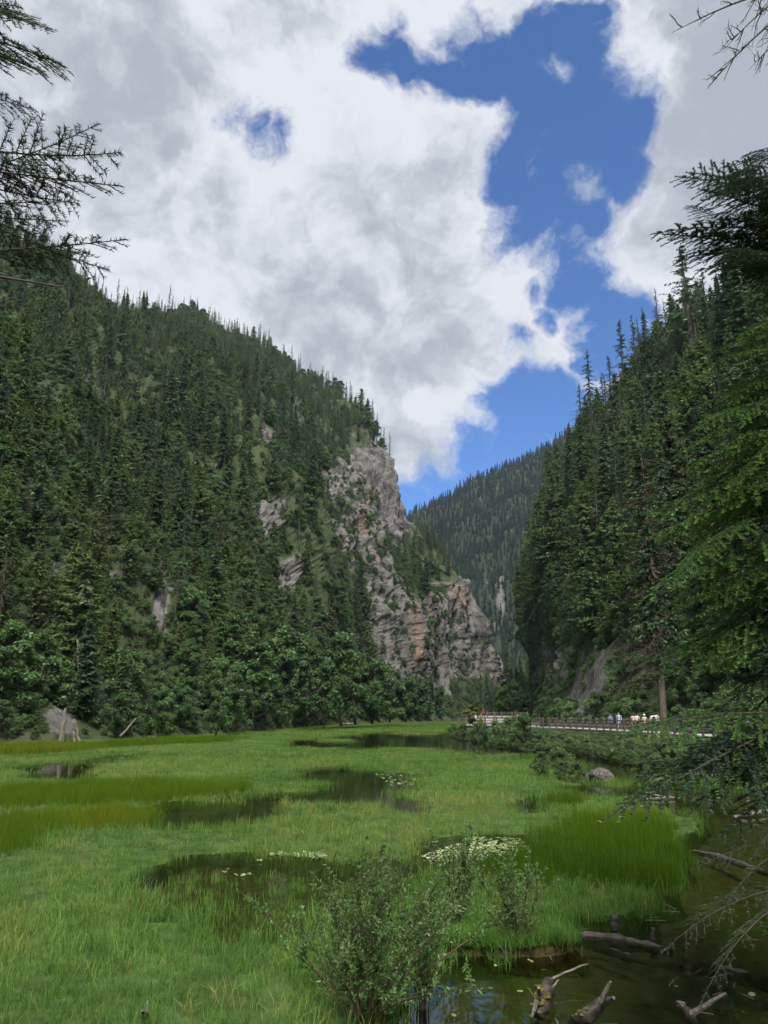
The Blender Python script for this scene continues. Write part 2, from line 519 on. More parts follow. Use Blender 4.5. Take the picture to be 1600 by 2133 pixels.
def build_sheet(sections, nu, nv, prof_pts, back=120.0, backdrop=-60.0, amp=(7, 2.2), patches=(), seed=0.0, foot_in=6.0, side=1):
    """sections: (foot xyz, ridge xyz, profile index); the surface rises from foot to ridge by its profile, then falls away behind."""
    feet = np.array([s[0] for s in sections]); rid = np.array([s[1] for s in sections])
    profs = np.array([[np.interp(v, *zip(*prof_pts[s[2]])) for v in np.linspace(0, 1, 60)] for s in sections])
    us = np.linspace(0, len(sections) - 1, nu)
    k = np.arange(len(sections))
    fo = smooth_rows(interp(us, k, feet), 4); ri = smooth_rows(interp(us, k, rid), 3)
    pr = smooth_rows(interp(us, k, profs), 6)
    nb = max(6, nv // 8)
    v = np.linspace(0, 1, nv - nb - 3)
    P = np.zeros((nu, nv, 3))
    hor = ri[:, :2] - fo[:, :2]
    # a strip of shore below the foot, under the water
    out = -hor / (np.linalg.norm(hor, axis=1)[:, None] + 1e-9)
    for j, (dd, zz, kz) in enumerate(((foot_in * 2.5, -1.0, 0.0), (foot_in, -0.4, 0.4), (foot_in * 0.3, -0.1, 0.9))):
        P[:, j, :2] = fo[:, :2] + out * dd; P[:, j, 2] = fo[:, 2] * kz + zz
    for j, s in enumerate(v):
        P[:, 3 + j, :2] = fo[:, :2] + hor * s
        zf = np.array([np.interp(s, np.linspace(0, 1, 60), pr[i]) for i in range(nu)])
        P[:, 3 + j, 2] = fo[:, 2] + (ri[:, 2] - fo[:, 2]) * zf
    for j in range(nb):
        s = (j + 1) / nb
        P[:, nv - nb + j, :2] = ri[:, :2] - out * back * s
        P[:, nv - nb + j, 2] = ri[:, 2] + backdrop * s ** 1.3
    n = grid_normals(P) * side
    hgt = np.clip((P[..., 2] - 2) / 25.0, 0, 1)
    big = fbm(P * np.array([1, 1, 0.45]) / 38.0 + seed, 4)
    fine = ridged(P * np.array([1, 1, 0.35]) / 9.0 + seed, 4) - 0.8
    px, py = proj(P)
    rock = np.zeros(P.shape[:2])
    jit = 22 * fbm(P / 14.0 + 5.5 + seed, 3)
    for (cx, cy_, rx, ry, ang, st) in patches:
        c, s_ = math.cos(math.radians(ang)), math.sin(math.radians(ang))
        dx, dy = px - cx + jit, py - cy_ + jit * 0.7
        e = ((dx * c + dy * s_) / rx) ** 2 + ((-dx * s_ + dy * c) / ry) ** 2
        rock = np.maximum(rock, st * np.clip(1.5 - e, 0, 1))
    crag = np.abs(vnoise(P * np.array([1, 1, 0.16]) / 7.0 + 3)) * 4.4 + np.abs(vnoise(P * np.array([1, 1, 0.3]) / 3.0 + 8)) * 1.0 + np.abs(vnoise(P / 1.8 + 5)) * 0.4
    zz = P[..., 2] / 5.5 + 1.6 * vnoise(P / 24.0) + 0.25 * vnoise(P / 5.0)
    fz = zz - np.floor(zz)
    ledge = 0.8 * (np.clip(fz / 0.15, 0, 1) - fz)
    gully = (ridged(np.stack([P[..., 0] * 0.35 + P[..., 1], P[..., 2] * 0.12, 0 * P[..., 0]], 2) / 46.0 + seed, 3) - 0.7) * amp[0] * 0.9
    hgt2 = np.clip((P[..., 2] - 6) / 60.0, 0, 1) * np.clip(1.4 - 1.4 * rock, 0, 1)
    P = P + n * (hgt * (amp[0] * big + amp[1] * fine * (0.5 + 0.8 * rock) + rock * (ledge - crag)) + hgt2 * gully)[..., None]
    return P, np.clip(rock, 0, 1), n

gp = lambda s: [(0, 0), (0.04, 0.015), (0.3, 0.3 + s), (0.65, 0.66 + s), (1, 1)]
PROF = [
    [(0, 0), (0.05, 0.03), (0.25, 0.30), (0.6, 0.64), (1, 1)],                                  # 0 steady steep slope
    [(0, 0), (0.10, 0.03), (0.22, 0.16), (0.34, 0.42), (0.70, 0.72), (0.82, 0.95), (1, 1)],     # 1 two cliff bands
    [(0, 0), (0.22, 0.05), (0.32, 0.20), (0.42, 0.62), (0.75, 0.82), (0.86, 0.97), (1, 1)],     # 2 nose cliff
    [(0, 0), (0.35, 0.08), (0.48, 0.30), (0.62, 0.86), (0.8, 0.95), (1, 1)],                    # 3 outer nose
]
def fpt(px, py): return G(px, py, 0.0)
LEFT = [
    (np.array([-95., -60, 0]), np.array([-330., 40, 250.]), 0),
    (np.array([-70., 10, 0]), np.array([-300., 220, 275.]), 0),
    (fpt(-260, 1566), D(-260, 395, 340), 0),
    (fpt(0, 1550), D(0, 515, 400), 0),
    (fpt(110, 1548), D(120, 555, 430), 0),
    (fpt(200, 1543), D(190, 640, 480), 0),
    (fpt(290, 1539), D(270, 672, 560), 0),
    (fpt(380, 1534), D(400, 672, 610), 0),
    (fpt(500, 1527), D(560, 752, 600), 0),
    (fpt(610, 1518), D(690, 832, 560), 0),
    (fpt(690, 1511), D(765, 900, 510), 1),
    (fpt(760, 1508), D(828, 985, 470), 1),
    (fpt(830, 1506), D(860, 1078, 440), 1),
    (fpt(890, 1504), D(925, 1165, 430), 2),
    (fpt(940, 1503), D(978, 1206, 425), 2),
    (fpt(1000, 1501.5), D(1008, 1315, 425), 3),
    (fpt(1040, 1500.5), D(1050, 1425, 450), 3),
    (fpt(1070, 1499.5), D(1085, 1462, 520), 0),
]
LP = [  # bare rock on the left mountain: px, py, rx, ry, angle, strength
    (790, 1000, 56, 100, -18, 1.0), (765, 1105, 52, 70, 0, 1.0), (850, 1370, 60, 50, -30, 1.0), (905, 1270, 45, 45, 0, 1.0), (740, 930, 28, 28, 0, .9), (820, 1060, 40, 60, -25, 1), (690, 1110, 50, 60, -30, .85),
    (790, 1200, 34, 90, -8, 1.0), (830, 1310, 60, 75, -40, 1), (720, 1150, 34, 45, 0, .8), (960, 1260, 62, 75, -10, 1.0),
    (900, 1330, 60, 70, -20, 1.0), (985, 1330, 35, 80, -10, 1), (930, 1400, 60, 45, 0, .85), (890, 1250, 35, 22, 0, .8),
    (590, 1185, 26, 34, -30, .95), (560, 1090, 22, 50, 0, .75), (280, 1200, 34, 48, 0, .95), (310, 1310, 20, 65, 0, .85),
    (110, 1220, 16, 80, 8, .8), (215, 1440, 28, 34, 10, .52), (130, 1500, 36, 30, 0, .8), (60, 1080, 14, 60, -10, .7),
    (100, 960, 40, 14, 0, .7), (540, 900, 22, 35, 20, .8), (610, 870, 30, 20, 0, .6), (190, 790, 20, 16, 0, .55),
    (205, 1225, 22, 20, 0, .7), (410, 1420, 12, 45, 0, .8), (1035, 1390, 18, 40, 0, .8), (640, 1080, 14, 28, 0, .8),
    (310, 715, 16, 12, 0, .6), (660, 700, 10, 10, 0, .4), (600, 1290, 22, 40, 0, .6), (480, 950, 14, 30, 0, .5), (160, 1060, 30, 20, 0, .5),
    (530, 1120, 16, 40, 0, .7), (830, 1400, 30, 30, 0, .7), (700, 1000, 40, 50, 0, .6),
]
M['hill'] = terrain_mat('mountain_ground', (0.040, 0.060, 0.026), (0.075, 0.095, 0.040))
PL, RL, NL_ = build_sheet(LEFT, 560, 300, PROF, patches=LP, seed=1.7, side=1)
mo = link('mountain_left', sheet_mesh('mountain_left', PL, M['hill'], RL, smooth=False))
tag(mo, 'steep forested mountainside with pale cliffs left of the valley', None, None, 'structure')

RIGHT = [
    (fpt(1092, 1497.0), D(1105, 1440, 560), 0),
    (D(1100, 1492, 380), D(1118, 1390, 390), 0),
    (D(1112, 1490, 300), D(1145, 1190, 350), 0),
    (D(1120, 1489, 230), D(1195, 1010, 330), 0),
    (D(1130, 1488, 170), D(1250, 935, 310), 0),
    (np.array([28.5, 125, 1.2]), D(1320, 845, 290), 0),
    (np.array([29.0, 98, 1.2]), D(1430, 735, 255), 0),
    (np.array([30.0, 70, 1.3]), D(1620, 560, 215), 0),
    (np.array([30.5, 45, 1.3]), D(1900, 480, 170), 0),
    (np.array([28.0, 20, 1.3]), np.array([170., 90, 120.]), 0),
    (np.array([26.0, -60, 1.3]), np.array([170., -40, 120.]), 0),
]
RP = [(1190, 1440, 75, 55, -25, .72), (1290, 1400, 70, 40, -10, .55), (1360, 1430, 40, 25, 0, .5), (1150, 1380, 24, 50, 10, .6),
      (1440, 1175, 50, 22, 0, .8), (1140, 1040, 45, 40, -30, .75), (1240, 1350, 60, 30, -20, .45), (1570, 1480, 40, 24, 0, .7),
      (1180, 1490, 60, 30, 0, .6)]
PR, RR, NR_ = build_sheet(RIGHT, 220, 130, PROF, patches=RP, seed=8.3, amp=(9, 2.0), side=1, foot_in=3.0)
mo = link('mountain_right', sheet_mesh('mountain_right', PR, M['hill'], RR, smooth=False))
tag(mo, 'dark wooded slope rising behind the boardwalk', None, None, 'structure')

FAR = [
    (D(560, 1480, 700), D(560, 1250, 1150), 0),
    (D(760, 1484, 700), D(770, 1130, 1150), 0),
    (D(880, 1486, 690), D(880, 1075, 1150), 0),
    (D(980, 1487, 680), D(990, 1012, 1150), 0),
    (D(1060, 1487, 670), D(1090, 960, 1140), 0),
    (D(1140, 1487, 660), D(1190, 915, 1120), 0),
    (D(1240, 1486, 640), D(1300, 860, 1100), 0),
    (D(1400, 1485, 620), D(1480, 780, 1080), 0),
]
FP = [(1045, 1235, 14, 40, 12, .75), (1035, 1300, 12, 36, 0, .55)]
M['farhill'] = terrain_mat('far_mountain_ground', (0.022, 0.034, 0.02), (0.035, 0.048, 0.026), 0.6)
PF, RF, NF_ = build_sheet(FAR, 130, 90, PROF, patches=FP, seed=4.4, amp=(9, 3), side=1, back=200, backdrop=-80)
mo = link('mountain_far', sheet_mesh('mountain_far', PF, M['farhill'], RF))
tag(mo, 'hazy wooded mountain closing the end of the valley', None, None, 'structure')

# ------------------------------------------------------------------ water, lake bed, near bank
def water_mat():
    m, t = new_mat('pond_water')
    g = N(t, 'ShaderNodeNewGeometry')
    mp = N(t, 'ShaderNodeMapping'); mp.inputs['Scale'].default_value = (1, 1, 1); L(t, g.outputs['Position'], mp.inputs['Vector'])
    nz = noise_tex(t, mp.outputs[0], 2.5, 3, 0.5)
    bn = N(t, 'ShaderNodeBump'); bn.inputs['Strength'].default_value = 0.06; bn.inputs['Distance'].default_value = 0.05
    L(t, nz.outputs[0], bn.inputs['Height'])
    fr = N(t, 'ShaderNodeFresnel'); fr.inputs['IOR'].default_value = 1.5
    gl = N(t, 'ShaderNodeBsdfGlossy'); gl.inputs['Roughness'].default_value = 0.03
    L(t, bn.outputs[0], gl.inputs['Normal']); L(t, bn.outputs[0], fr.inputs['Normal'])
    tr = N(t, 'ShaderNodeBsdfTransparent'); tr.inputs['Color'].default_value = (0.50, 0.52, 0.36, 1)
    mx = N(t, 'ShaderNodeMixShader')
    L(t, fr.outputs[0], mx.inputs[0]); L(t, tr.outputs[0], mx.inputs[1]); L(t, gl.outputs[0], mx.inputs[2])
    finish(t, mx.outputs[0])
    return m
M['water'] = water_mat()
w = MB(); w.add([(-140, 2, 0), (60, 2, 0), (60, 400, 0), (110, 900, 0), (-140, 900, 0)], [(0, 1, 2, 3, 4)])
o = link('water', w.mesh('water', M['water'])); tag(o, 'shallow still marsh water winding between the grass beds', None, None, 'structure')

def bed_mat():
    m, t = new_mat('lake_bed')
    g = N(t, 'ShaderNodeNewGeometry')
    a = noise_tex(t, g.outputs['Position'], 0.6, 6, 0.65, 0.8)
    b = noise_tex(t, g.outputs['Position'], 4.0, 6, 0.7, 0.5)
    col = mixc(t, sstep(t, a.outputs[0], 0.35, 0.65), (0.15, 0.15, 0.07), (0.125, 0.17, 0.05))
    col = mixc(t, sstep(t, b.outputs[0], 0.4, 0.7, 0.0, 0.7), col, (0.045, 0.042, 0.022))
    p = N(t, 'ShaderNodeBsdfDiffuse'); L(t, col, p.inputs['Color'])
    finish(t, p.outputs[0])
    return m
M['bed'] = bed_mat()
gx, gy = np.meshgrid(np.concatenate([np.linspace(-140, -24, 30), np.linspace(-20, 20, 110), np.linspace(24, 120, 30)]),
                     np.concatenate([np.linspace(-70, 4, 16), np.linspace(6, 40, 110), np.linspace(44, 900, 60)]), indexing='ij')
BP = np.stack([gx, gy, np.zeros_like(gx)], 2)
near = np.clip((5.2 - gy - 0.12 * np.abs(gx)) / 4.0, 0, 1)              # the bank the photographer stands on
side = np.clip((gx - 4.6 - 0.10 * np.clip(gy, 0, 60)) / 3.0, 0, 1) * np.clip((15 - gy) / 5, 0, 1)
nearl = np.clip((-4.6 - gx) / 3.0, 0, 1) * np.clip((6 - gy) / 3, 0, 1)
bank = np.maximum(np.maximum(near, side), nearl)
BP[..., 2] = -0.30 + 0.10 * fbm(BP / 1.7, 4) + bank * (1.3 + 0.15 * fbm(BP / 0.9 + 3, 3))
o = link('lake_bed', sheet_mesh('lake_bed', BP, M['bed'], np.zeros(gx.shape)))
tag(o, 'muddy olive lake bed and near bank under the shallow water', None, None, 'structure')

# ------------------------------------------------------------------ marsh: where grass, reeds and open water lie
WATER = [
    [(14, 1609), (35, 1597), (77, 1594), (122, 1588), (154, 1592), (196, 1601), (210, 1608), (161, 1615), (119, 1617), (63, 1616), (21, 1615)],
    [(143, 1586), (240, 1574), (360, 1569), (345, 1573), (250, 1580), (150, 1590)],
    [(350, 1600), (375, 1592), (416, 1599), (380, 1602)],
    [(280, 1613), (350, 1607), (400, 1606), (350, 1612)],
    [(531, 1590), (566, 1587), (580, 1595), (535, 1595)],
    [(587, 1548), (601, 1541), (661, 1540), (724, 1532), (745, 1527), (815, 1525), (822, 1529), (920, 1531), (930, 1519), (960, 1520), (1040, 1535),
     (1075, 1555), (1070, 1566), (969, 1569), (955, 1562), (913, 1555), (878, 1552), (815, 1552), (759, 1558), (710, 1553), (650, 1555), (615, 1552)],
    [(587, 1576), (647, 1570), (645, 1575), (590, 1580)],
    [(607, 1601), (647, 1599), (710, 1597), (759, 1599), (759, 1602), (836, 1611), (871, 1620), (871, 1634), (836, 1636), (808, 1641), (801, 1651),
     (808, 1661), (850, 1664), (888, 1675), (881, 1682), (836, 1680), (808, 1669), (773, 1661), (710, 1657), (675, 1660), (640, 1660), (615, 1662),
     (587, 1671), (580, 1683), (563, 1690), (507, 1695), (438, 1706), (395, 1704), (330, 1704), (330, 1676), (437, 1666), (525, 1657), (542, 1657),
     (605, 1650), (668, 1643), (696, 1630), (689, 1623), (657, 1616), (608, 1613)],
    [(287, 1806), (400, 1786), (500, 1776), (560, 1785), (700, 1798), (800, 1790), (840, 1810), (800, 1850), (700, 1860), (650, 1905), (560, 1935),
     (480, 1925), (420, 1880), (330, 1850), (280, 1822)],
    [(850, 1760), (950, 1742), (1080, 1737), (1150, 1747), (1090, 1772), (1000, 1792), (880, 1795)],
    [(1075, 1651), (1110, 1647), (1134, 1665), (1110, 1682), (1078, 1682)],
    # the open water along the foot of the boardwalk bank and across the near right corner
    [(1060, 1535), (1065, 1556), (1085, 1567), (1110, 1585), (1150, 1620), (1197, 1644), (1240, 1640), (1285, 1648), (1337, 1665), (1407, 1676), (1470, 1693),
     (1488, 1707), (1481, 1728), (1432, 1734), (1428, 1765), (1395, 1862), (1392, 1885), (1355, 1925), (1285, 1931), (1187, 1936), (1127, 1985),
     (1040, 2004), (950, 2000), (905, 2050), (850, 2140), (800, 2500), (3200, 2500), (3200, 1535)],
]
ISLETS = [[(650, 1544), (682, 1540), (731, 1542), (724, 1547)], [(825, 1528), (880, 1523), (925, 1526), (915, 1531)],
          [(1376, 1613), (1491, 1609), (1500, 1630), (1390, 1634)], [(1255, 1627), (1322, 1631), (1320, 1641), (1260, 1638)],
          [(1080, 1600), (1130, 1580), (1190, 1590), (1230, 1615), (1200, 1640), (1120, 1630)], [(1500, 1632), (1640, 1628), (1640, 1642), (1510, 1645)]]
REEDS = {  # name: (outline of the bed, height, tint)
    'dark': ([(1148, 1742), (1190, 1725), (1280, 1716), (1385, 1722), (1412, 1762), (1385, 1850), (1240, 1858), (1120, 1846), (1010, 1832), (1080, 1792), (1140, 1768)], 0.52, 0.06),
    'ochre': ([(-60, 1722), (110, 1704), (200, 1696), (322, 1702), (322, 1720), (245, 1730), (140, 1738), (-60, 1748)], 0.42, 0.55),
    'green': ([(-80, 1655), (175, 1640), (385, 1638), (525, 1645), (525, 1655), (300, 1677), (-80, 1695)], 0.45, 0.35),
    'farleft': ([(-80, 1563), (150, 1554), (210, 1560), (100, 1572), (-80, 1577)], 0.6, 0.70),
    'fargreen': ([(190, 1556), (300, 1547), (480, 1541), (480, 1546), (330, 1553), (210, 1560)], 0.6, 0.30),
    'lowleft': ([(-60, 1748), (90, 1740), (60, 1775), (-60, 1790)], 0.35, 0.25),
    'tuft': ([(1140, 1672), (1200, 1670), (1200, 1682), (1140, 1684)], 0.55, 0.20),
}
def classify(P, rag=0.0):
    """0 grass, 1 open water, 2.. reed beds"""
    j = 0.10 * np.clip(P[:, 1] / 12.0, 0.6, 4)
    Q = P + np.stack([fbm(P * 0.7, 3), fbm(P * 0.7 + 31, 3) * 1.3, np.zeros(len(P))], 1) * j[:, None] * 2.2
    if rag:
        Q = Q + np.random.default_rng(4).normal(0, rag, (len(P), 3)) * np.array([1, 1.4, 0]) * np.clip(P[:, 1:2] / 18.0, 0.6, 5)
    px, py = proj(Q)
    c = np.zeros(len(P), int)
    px2, py2 = proj(Q + np.array([0, 0, 0.22]))       # grass at a water's near edge must not hide the water behind it
    for w_ in WATER: c[inpoly(px, py, w_) | (inpoly(px2, py2, w_) & (py < 1960))] = 1
    for w_ in ISLETS: c[inpoly(px, py, w_)] = 0
    for k, key in enumerate(REEDS):
        c[inpoly(px, py, REEDS[key][0])] = 2 + k
    return c, px, py

# the mat of roots and mud the grass grows from: a low sheet wherever grass stands
MATX = np.arange(-60, 45, 0.5); MATY = np.concatenate([np.arange(5.5, 60, 0.45), np.geomspace(60, 330, 150)])
def marsh_mat():
    m, t = new_mat('marsh_mat')
    g = N(t, 'ShaderNodeNewGeometry')
    a = noise_tex(t, g.outputs['Position'], 1.4, 6, 0.7)
    b = noise_tex(t, g.outputs['Position'], 0.12, 4, 0.6)
    col = mixc(t, sstep(t, a.outputs[0], 0.35, 0.65), (0.035, 0.055, 0.018), (0.075, 0.12, 0.035))
    col = mixc(t, sstep(t, b.outputs[0], 0.5, 0.7, 0, 0.5), col, (0.09, 0.085, 0.03))
    p = N(t, 'ShaderNodeBsdfDiffuse'); L(t, col, p.inputs['Color'])
    finish(t, p.outputs[0])
    return m
M['marsh'] = marsh_mat()
def marsh_sheet():
    X, Y = np.meshgrid(MATX, MATY, indexing='ij')
    xs = X * np.clip(Y / 60.0, 0.55, 6.0)
    P = np.stack([xs, Y, np.zeros_like(X)], 2)
    c, px, py = classify(P.reshape(-1, 3))
    g = (c != 1).reshape(X.shape).astype(float)
    for _ in range(2):
        g2 = g.copy(); g2[1:-1, 1:-1] = (g[1:-1, 1:-1] * 4 + g[:-2, 1:-1] + g[2:, 1:-1] + g[1:-1, :-2] + g[1:-1, 2:]) / 8; g = g2
    P[..., 2] = -0.60 + 0.66 * np.clip(g * 1.4 - 0.2, 0, 1) + 0.03 * fbm(P / 0.8, 3)
    P[..., 2] = np.where(py.reshape(X.shape) > 1780, np.minimum(P[..., 2], 0.03), P[..., 2])
    q = grid_faces(*X.shape)
    keep = (g.ravel()[q].max(1) > 0.02)
    q = q[keep]
    me = bpy.data.meshes.new('marsh_ground')
    used, inv = np.unique(q, return_inverse=True)
    me.from_pydata(P.reshape(-1, 3)[used].tolist(), [], inv.reshape(-1, 4).tolist())
    me.materials.append(M['marsh']); me.update()
    return me
o = link('marsh_ground', marsh_sheet()); tag(o, 'low green beds of marsh between the water channels', None, None, 'structure')

# ------------------------------------------------------------------ scattering many copies as one mass
def scatter(name, pts, scale, rot, pick, tint, protos):
    me = bpy.data.meshes.new(name + '_points')
    n = len(pts)
    me.vertices.add(n)
    me.vertices.foreach_set('co', np.asarray(pts, np.float32).ravel())
    for nm, ty, dat in (('size', 'FLOAT', scale), ('pick', 'INT', pick), ('tint', 'FLOAT', tint)):
        a = me.attributes.new(nm, ty, 'POINT'); a.data.foreach_set('value', np.ascontiguousarray(dat, np.int32 if ty == 'INT' else np.float32))
    a = me.attributes.new('turn', 'FLOAT_VECTOR', 'POINT'); a.data.foreach_set('vector', np.asarray(rot, np.float32).ravel())
    me.update()
    o = link(name, me)
    ng = bpy.data.node_groups.new(name + '_nodes', 'GeometryNodeTree')
    ng.interface.new_socket('Geometry', in_out='INPUT', socket_type='NodeSocketGeometry')
    ng.interface.new_socket('Geometry', in_out='OUTPUT', socket_type='NodeSocketGeometry')
    gi = ng.nodes.new('NodeGroupInput'); go = ng.nodes.new('NodeGroupOutput')
    ip = ng.nodes.new('GeometryNodeInstanceOnPoints')
    jn = ng.nodes.new('GeometryNodeJoinGeometry')
    for p in protos:
        oi = ng.nodes.new('GeometryNodeObjectInfo')
        oi.inputs['Object'].default_value = p
        oi.inputs['As Instance'].default_value = True
        ng.links.new(oi.outputs['Geometry'], jn.inputs[0])
    ng.links.new(gi.outputs[0], ip.inputs['Points'])
    ng.links.new(jn.outputs[0], ip.inputs['Instance'])
    ip.inputs['Pick Instance'].default_value = True
    def named(nm, ty):
        k = ng.nodes.new('GeometryNodeInputNamedAttribute'); k.data_type = ty
        k.inputs['Name'].default_value = nm
        return k.outputs[0]
    ng.links.new(named('pick', 'INT'), ip.inputs['Instance Index'])
    ng.links.new(named('size', 'FLOAT'), ip.inputs['Scale'])
    ng.links.new(named('turn', 'FLOAT_VECTOR'), ip.inputs['Rotation'])
    ng.links.new(ip.outputs[0], go.inputs[0])
    md = o.modifiers.new('scatter', 'NODES'); md.node_group = ng
    return o

def proto(name, me):             # a shape kept only as data for scatter()
    return bpy.data.objects.new(name, me)

def unit(v):
    return v / (np.linalg.norm(v, axis=-1, keepdims=True) + 1e-9)

# ------------------------------------------------------------------ conifers for the slopes
def conifer(name, seed, mat, H=16.0, base_r=2.6, whorls=34, per=7, droop=0.35, gap=0.0, start=0.10, sub=7, leaf=0.30, power=0.9):
    """trunk mesh and crown mesh; every bough is a drooping axis with short hanging sprays of needles on both sides"""
    r = np.random.default_rng(seed)
    tm = MB()
    k = np.linspace(0, 1, 9)
    bend = np.cumsum(r.normal(0, 0.05, (9, 2)), 0) * 0.6
    tp = np.stack([bend[:, 0] * k, bend[:, 1] * k, k * H], 1); tp[0, 2] = -0.8
    tm.tube(tp, 0.0105 * H * (1 - k) ** 0.8 + 0.012, 6)
    trunk = tm.mesh(name + '_trunk', M['bark'], True)
    tris, att = [], []
    for i in range(whorls):
        s = start + (1 - start) * (i + r.uniform(-0.3, 0.3)) / whorls
        if s > 0.995: continue
        L0 = base_r * (1 - s) ** power * (0.82 + 0.12 * math.sin(i * 1.3 + seed) + 0.10 * math.sin(i * 0.37 + 2 * seed)) + 0.10
        if s < start + 0.12: L0 *= 0.55 + 0.45 * (s - start) / 0.12
        for j in range(per):
            if r.random() < gap: continue
            az = r.uniform(0, 2 * math.pi)
            Lb = L0 * r.uniform(0.6, 1.15)
            c = np.array([np.interp(s, k, tp[:, 0]), np.interp(s, k, tp[:, 1]), s * H])
            out = np.array([math.cos(az), math.sin(az), 0.0])
            side = np.array([-math.sin(az), math.cos(az), 0.0])
            dr = droop * r.uniform(0.6, 1.4)
            tt = np.linspace(0.12, 1, sub)
            ax = c + out * (Lb * tt)[:, None] + np.array([0, 0, 1.0]) * (Lb * (0.18 * tt - dr * tt ** 1.7 * 1.2 + 0.12 * tt ** 4))[:, None]
            for m_ in range(sub):
                w_ = leaf * (1.15 - 0.65 * tt[m_]) * (0.5 + 0.28 * Lb)
                for sg in (-1, 1):
                    d_ = unit(side * sg * r.uniform(0.5, 1.1) + out * r.uniform(0.2, 0.9) + np.array([0, 0, -r.uniform(0.1, 0.9)]))
                    ln = w_ * r.uniform(0.9, 2.1)
                    wd = unit(np.cross(d_, r.normal(0, 1, 3))) * w_ * r.uniform(0.4, 0.75)
                    p0 = ax[m_] + r.normal(0, 0.06, 3)
                    tris.append((p0 - wd, p0 + wd, p0 + d_ * ln))
                    a = max(0, tt[m_] - 0.4) * r.uniform(0, 1)
                    att.append((a * 0.5, a * 0.5, a))
            tris.append((ax[-2] - side * 0.06, ax[-2] + side * 0.06, ax[-1] + out * 0.12 * Lb)); att.append((0.2, 0.2, 0.5))
    top = tp[-1]
    for _ in range(6):
        d_ = r.normal(0, 0.12, 3) + np.array([0, 0, 0.5]); tris.append((top - (0.06, 0, 0.5), top + (0.06, 0, -0.5), top + d_)); att.append((.2, .2, .5))
    crown = tri_mesh(name + '_crown', np.array(tris), 3, mat, np.array(att))
    return trunk, crown

def merge(name, a, b):           # trunk and crown as one mesh for the scattered mass
    bm = bmesh.new(); bm.from_mesh(a)
    n0 = len(bm.faces)
    bm.from_mesh(b)
    bm.faces.ensure_lookup_table()
    for f in bm.faces[n0:]: f.material_index = 1
    me = bpy.data.meshes.new(name); bm.to_mesh(me); bm.free()
    me.materials.append(a.materials[0]); me.materials.append(b.materials[0])
    return me

def leafy(name, seed, mat, H=12.0, W=4.0, clumps=26, leaves=150, leaf=0.26, trunk_h=0.25, stems=1, flat=0.8, low=0.12):
    """broadleaf tree or shrub: forked stems and clumps of leaf-sized faces"""
    r = np.random.default_rng(seed)
    tm = MB()
    cl = []
    for i in range(clumps):
        u = r.random() ** 0.7
        h = low + (1 - low) * u
        wr = W * math.sin(math.pi * min(1, 0.18 + 0.78 * h)) ** 0.8
        a = r.uniform(0, 2 * math.pi); q = math.sqrt(r.random()) * wr * 0.8
        cl.append((math.cos(a) * q, math.sin(a) * q, h * H * 0.9, r.uniform(0.16, 0.30) * W * (1.1 - 0.35 * h)))
    roots = [r.normal(0, 0.05 * W * (stems > 1) * 3, 2) for _ in range(stems)]
    for s in range(stems):
        k = np.linspace(0, 1, 6)
        b = np.array([roots[s][0], roots[s][1], -0.4])
        tip = np.array([*(roots[s] * 2.2 + r.normal(0, 0.1 * W, 2)), H * (0.8 if stems == 1 else 0.6)])
        tm.tube(b + (tip - b) * k[:, None] + r.normal(0, 0.02 * H, (6, 3)) * (k * (1 - k) * 4)[:, None], (0.020 * H / stems ** 0.5) * (1 - k * 0.85), 6)
    for (x, y, z, rr) in cl:
        s = r.integers(stems)
        zb = min(z * 0.75, z - 0.1 * H)
        b = np.array([roots[s][0] * (1 + zb / H), roots[s][1] * (1 + zb / H), max(0.1, zb)])
        tm.tube(np.array([b, (b + np.array([x, y, z])) / 2 + r.normal(0, 0.03 * H, 3), (x, y, z)]), (0.006 * H, 0.004 * H, 0.0015 * H), 4)
    trunk = tm.mesh(name + '_trunk', M['bark'], True)
    n = leaves
    V, A = [], []
    for (x, y, z, rr) in cl:
        u = unit(r.normal(0, 1, (n, 3)))
        rad = rr * r.random(n) ** 0.35 * (0.75 + 0.5 * np.abs(vnoise(u * 2.3 + x)))
        p = np.array([x, y, z]) + u * rad[:, None] * np.array([1, 1, flat])
        nr = unit(u * 0.8 + r.normal(0, 0.7, (n, 3)) + np.array([0, 0, 0.5]))
        t1 = unit(np.cross(nr, r.normal(0, 1, (n, 3)))); t2 = np.cross(nr, t1)
        sz = leaf * r.uniform(0.6, 1.3, n)[:, None]
        V.append(np.stack([p - t1 * sz, p + t2 * sz * 0.45, p + t1 * sz, p - t2 * sz * 0.45], 1))
        A.append(np.repeat((np.clip(u[:, 2] * 0.5 + 0.1, 0, 1) * r.random(n))[:, None] * 0.6, 4, 1))
    crown = tri_mesh(name + '_crown', np.concatenate(V), 4, mat, np.concatenate(A))
    return trunk, crown

